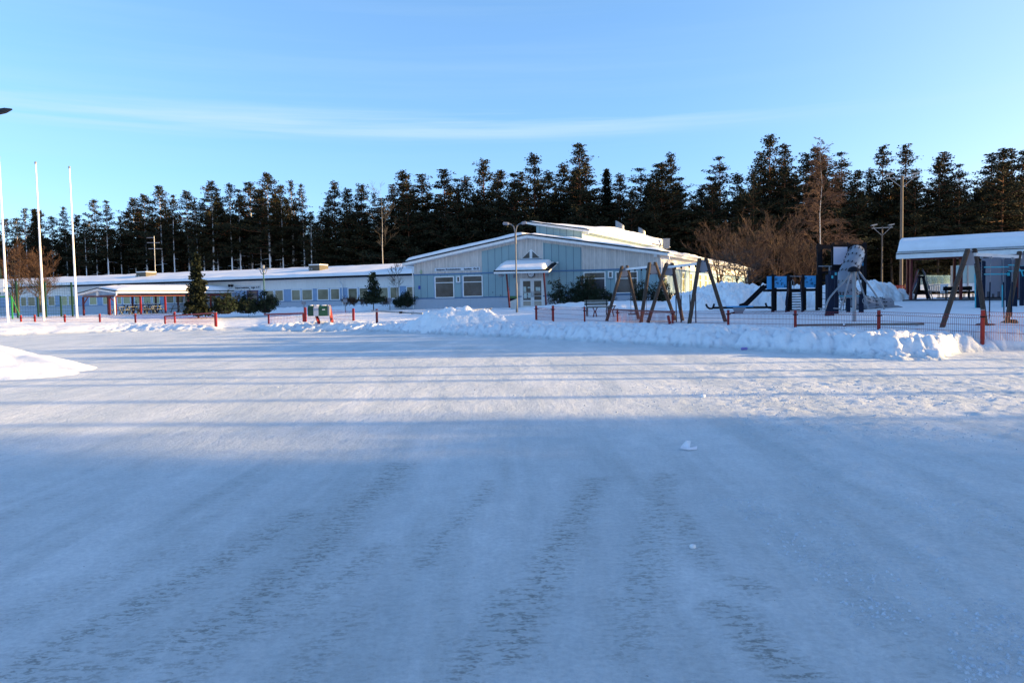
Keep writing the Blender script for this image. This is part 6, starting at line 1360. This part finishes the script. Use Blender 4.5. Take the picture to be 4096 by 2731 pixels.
# ---------------------------------------------------------------- bare trees
def bare(name, label, px, yb, yt, Y, spread, seed, tm, bm, levels=4, n0=6, up=.5, multi=1, r=.06, crown0=.25, group=None, z=None, droop=0, cat='tree', thick=1):
    R3 = random.Random(seed); b = W(px, yb, Y); h = (yb-yt)/FPX*Y; base = V((b.x, Y, b.z if z is None else z)); T = thing(name, label, cat, base, group)
    tr = MB(); br = MB()
    def rec(p, d, L, rr, lv):
        e = p; pts = [p]; dd = d.copy()
        for k in range(3):
            dd = (dd+V((R3.uniform(-.22, .22), R3.uniform(-.22, .22), R3.uniform(-.1, .2)-droop*(.25 if lv > 1 else 0)))).normalized(); e = e+dd*L/3; pts.append(e)
        mn = (.010 if droop and multi == 1 else .0075) if Y > 50 else .005; br.path(pts, [max(rr, mn), max(rr*.8, mn), max(rr*.6, mn), max(rr*.4, mn*.8)], 3, False)
        if lv < levels:
            for k in range(R3.choice((3, 4, 4)) if lv < levels-1 else 4):
                q = pts[R3.choice((1, 2, 2, 3))]; nd = (dd+V((R3.uniform(-1, 1), R3.uniform(-1, 1), R3.uniform(-.35, .7)-droop*.5))*.75).normalized(); rec(q, nd, L*R3.uniform(.5, .75), rr*.55, lv+1)
    for m_ in range(multi):
        off = V((R3.uniform(-.3, .3), R3.uniform(-.3, .3), 0))*(multi > 1); lean = V((R3.uniform(-1, 1)*spread/h*.8, R3.uniform(-.3, .3), 1)) if multi > 1 else V((0, 0, 1))
        H = h*R3.uniform(.8, 1.0) if multi > 1 else h
        P = [base+off+V((lean.x*H*max(t, 0)**1.3*.6+R3.uniform(-.05, .05)*t*h*.3, lean.y*H*t*.4, H*t*(.95 if multi > 1 else 1))) for t in (-.05, 0, .15, .3, .5, .7, .85, 1)]
        rs = [r, r, r*.82, r*.62, r*.4, r*.22, r*.13, r*.04]; tr.path(P, rs, 6)
        for k in range(n0*3):
            t = crown0+(1-crown0)*(k+R3.random())/(n0*3); i = min(6, int(t*7)); f = t*7-i
            zt = [0, 0, .15, .3, .5, .7, .85, 1]; j = max(jj for jj in range(1, 7) if zt[jj] <= t); q = P[j].lerp(P[j+1], (t-zt[j])/(zt[j+1]-zt[j]))
            a = R3.uniform(0, 6.28); L = spread*((1-abs(t-.45)*.9) if not (droop and multi == 1) else max(.12, (1.02-t)**.75))*R3.uniform(.35, .75)
            rec(q, V((math.cos(a), math.sin(a), up)).normalized(), L, r*.28*(1.1-t), 2)
    tr.build('trunk', tm, T); br.build('branches', bm, T); return T
bare('birch_tree', 'tall white birch with a reddish bare crown above the play tower', 3283, 1150, 560, 82, 4.8, 3, birchm, birchtwig, 5, 32, .9, 1, .10, .2, droop=.5)
bare('birch_tree', 'pale bare birch left of the gabled school, against the dark pines', 1532, 1070, 765, 92, 3.4, 4, birchm, twigg, 4, 6, .7, 1, .055, .2)
for (px, yb, yt, Y, s, seed, lab, dr) in ((2880, 1165, 900, 66, 2.7, 11, 'reddish bare bushy tree behind the far end of the school side', 0), (3100, 1160, 885, 64, 3.4, 12, 'wide bare bushy tree behind the low play platform', 0), (3000, 1165, 930, 60, 3.0, 13, 'bare bushy tree between the side wall and the play platform', 0), (3215, 1165, 985, 62, 2.2, 15, 'bare bushy tree rising beside the black play tower', 0), (2960, 1175, 1010, 54, 3.0, 14, 'dark bare tree with spreading twigs before the end of the sunlit wall', .25)):
    bare('bare_tree', lab, px, yb, yt, Y, s, seed, twig, twig if dr == 0 else mat('dark_twigs', (.05, .035, .028), .8), 5 if px in (3100, 2880) else 4, 3 if px in (3100, 2880) else 7, .6, 4 if dr == 0 else 2, .09, .12, 'bare bushy trees', droop=dr)
for (px, yb, yt, Y, s, seed, lab) in ((58, 1240, 975, 72, 2.0, 21, 'brown bare tree between the left and middle flagpoles'), (170, 1240, 1000, 74, 2.6, 22, 'brown bare tree with wide low branches around the middle flagpole')):
    bare('bare_tree', lab, px, yb, yt, Y, s, seed, twigg, twig, 5, 6, .6, 3, .11, .15, 'bare bushy trees')
bare('young_birch', 'slender bare young birch before the right end of the long wing', 1590, 1218, 1068, 64, 1.3, 31, birchm, twigg, 4, 6, 1.0, 1, .05, .3)
for px, s_, sd_ in ((1392, .55, 71), (1425, .7, 72), (1460, .5, 73), (1540, .6, 74)):
    bare('dry_shrub', ('low dry reddish shrub by the white downpipe of the wing', 'low dry reddish shrub left of the young pine', 'small dry shrub touching the young pine', 'low dry shrub right of the young pine')[sd_-71], px, 1224, 1202, 63, s_, sd_, twig, twig, 4, 5, .9, 4, .015, .1, 'dry shrubs by the long wing', cat='shrub')
# ---------------------------------------------------------------- evergreens near the buildings
def evergreen(name, label, px, yb, yt, Y, wid, seed, cs=.05, spruce=True, leaf=.2, fm=needle2, dens=1, tr_r=1, k=1.0, cat='tree'):
    b = W(px, yb, Y); h = (yb-yt)/FPX*Y; R4 = random.Random(seed); T = thing(name, label, cat, (b.x, Y, b.z-.1)); tr = MB(); br = MB(); mb = MB()
    H = h; tr.path([(0, 0, -.3), (0, 0, H*.5), (0, 0, H)], [H*.016*tr_r, H*.01*tr_r, .01], 6); z = H*cs
    while z < H*.97:
        t = z/H; rad = wid*(1-t)**.8+.05
        for j in range(8):
            a = R4.uniform(0, 6.283); L = rad*R4.uniform(.6, 1.12)
            if R4.random() > dens: continue
            e = V((math.cos(a)*L, math.sin(a)*L, z+L*((-.25+.45*t) if spruce else .08))); s = V((0, 0, z)); br.path([s, s.lerp(e, .5), e], [.02, .014, .005], 3, False)
            n = max(2, int(L/.14))
            for i in range(n): tuft(mb, s.lerp(e, .2+.8*(i+R4.random()*.5)/n), .15*k, 7, leaf, R4, .5)
        z += H*.03*R4.uniform(.7, 1.3)
    tuft(mb, V((0, 0, H)), .08, 10, leaf*.7, R4, 2)
    tr.build('trunk', bark, T, True); br.build('branches', bark, T, True); mb.build('crown', fm, T, True); return T
evergreen('spruce_tree', 'dark spruce with an orange lit tip standing before the picnic shelter', 793, 1252, 1010, 60, 1.05, 41, .03, True, .22)
evergreen('young_pine', 'small young pine with open whorls before the windows of the long wing', 1494, 1226, 1088, 61, 1.15, 42, .14, False, .15, mugo, .6)
def mugo_bush(label, px0, px1, yb, yt, Y, seed, n=16, group='mountain pine bushes along the walls', dens=1.):
    a, b = W(px0, yb, Y), W(px1, yb, Y); h = (yb-yt)/FPX*Y; w = (b.x-a.x)/2; R5 = random.Random(seed); c = (a+b)/2; T = thing('mountain_pine', label, 'shrub', (c.x, Y, c.z-.1), group); st = MB(); mb = MB()
    for k in range(n):
        f = (k+.5)/n*2-1; ex = f*w*R5.uniform(.8, 1.05); H = h*(1-.5*abs(f)**2)*R5.uniform(.35, 1.08); ey = R5.uniform(-.6, .6)
        P = [V((f*w*.25, ey*.3, 0)), V((f*w*.6, ey*.7, H*.25)), V((ex*.9, ey, H*.6)), V((ex, ey, H))]; st.path(P, [.04, .03, .02, .01], 4, False)
        for j in range(int(11*dens)):
            t = R5.uniform(.35, 1.02); q = P[1].lerp(P[2], (t-.35)/.3) if t < .65 else P[2].lerp(P[3], (t-.65)/.35)
            s = V((R5.uniform(-.3, .3), R5.uniform(-.3, .3), R5.uniform(-.1, .25))); e = q+s; st.path([q, e], [.012, .006], 3, False); tuft(mb, e, .15, 20, .11, R5, 1.2)
    st.build('stems', bark, T, True); mb.build('foliage', mugo, T, True); return T
mugo_bush('mountain pine bush beside the right canopy post', 2196, 2285, 1218, 1112, 56.5, 51, 12)
mugo_bush('dense mountain pine bush covering the window right of the entrance', 2285, 2400, 1220, 1092, 56, 52, 26, dens=1.8)
mugo_bush('low mountain pine bush between the two right windows', 2390, 2450, 1220, 1140, 56, 53, 9)
mugo_bush('mountain pine bush seen between the swing legs', 2520, 2600, 1222, 1118, 54.5, 54, 12)
mugo_bush('mountain pine bush at the right corner of the gable wall', 2598, 2690, 1222, 1112, 53.8, 55, 14)
mugo_bush('dark mountain pine bush touching the tall spruce', 850, 950, 1250, 1172, 61, 56, 20, dens=1.5)
mugo_bush('dark mountain pine bush under the sign of the long wing', 935, 1030, 1248, 1163, 62, 57, 22, dens=1.5)
mugo_bush('mountain pine bush right of the three lantern lamp', 1020, 1108, 1246, 1158, 62, 58, 18, dens=1.3)
mugo_bush('low pine bush at the left corner of the gabled school', 1605, 1660, 1222, 1165, 63.5, 59, 12)
mugo_bush('low pine bush beside the slender young birch', 1575, 1620, 1222, 1190, 64, 60, 8)
# ---------------------------------------------------------------- trees on the sunny side, outside the picture, that throw the stripes of shade
def shade_tree(kind, x, y, h, sx=1.0):
    place(kind, x, y, .0, h, R_.uniform(0, 6.28), 'pine of the wood east of the road, beyond the right edge', 'tree', 'trees of the eastern wood', sx)
RB = random.Random(77)
def slope(x, y): return y
for i in range(26):     # dense wood south-east: full shade on the near road
    x = RB.uniform(34, 62); y = -13+RB.uniform(0, 15)*1.0 - (x-34)*.07; shade_tree(RB.choice(['pd', 'pe', 'sp', 'pd']), x, y, RB.uniform(14, 19), 1.25)
for x, y in ((72, .6), (76, -2.4), (74, -5.2), (82, -.1), (84, -3.6), (90, -.8), (79, 1.2)): shade_tree('pe', x, y, 23, 1.2)
for i, y in enumerate((9.9, 12.6, 15.4, 16.2, 18.6, 21.6, 23.4)):   # tall bare stems: thin stripes
    shade_tree(('pa', 'pb')[i % 2], 47+RB.uniform(-3, 3), y-3.6+RB.uniform(-.3, .3), 27, .7)
for i in range(58):     # mixed belt: shade lying over bank and playground up to the height of the swings
    x = 66+(i % 3)*6+RB.uniform(-2, 2); y = 21+i*.66-(x-8)*.158*.0-4.0; shade_tree(RB.choice(['pd', 'pe', 'sp', 'pd']), x, y, RB.uniform(12.0, 14.8)+(x-66)*.15, 1.35)
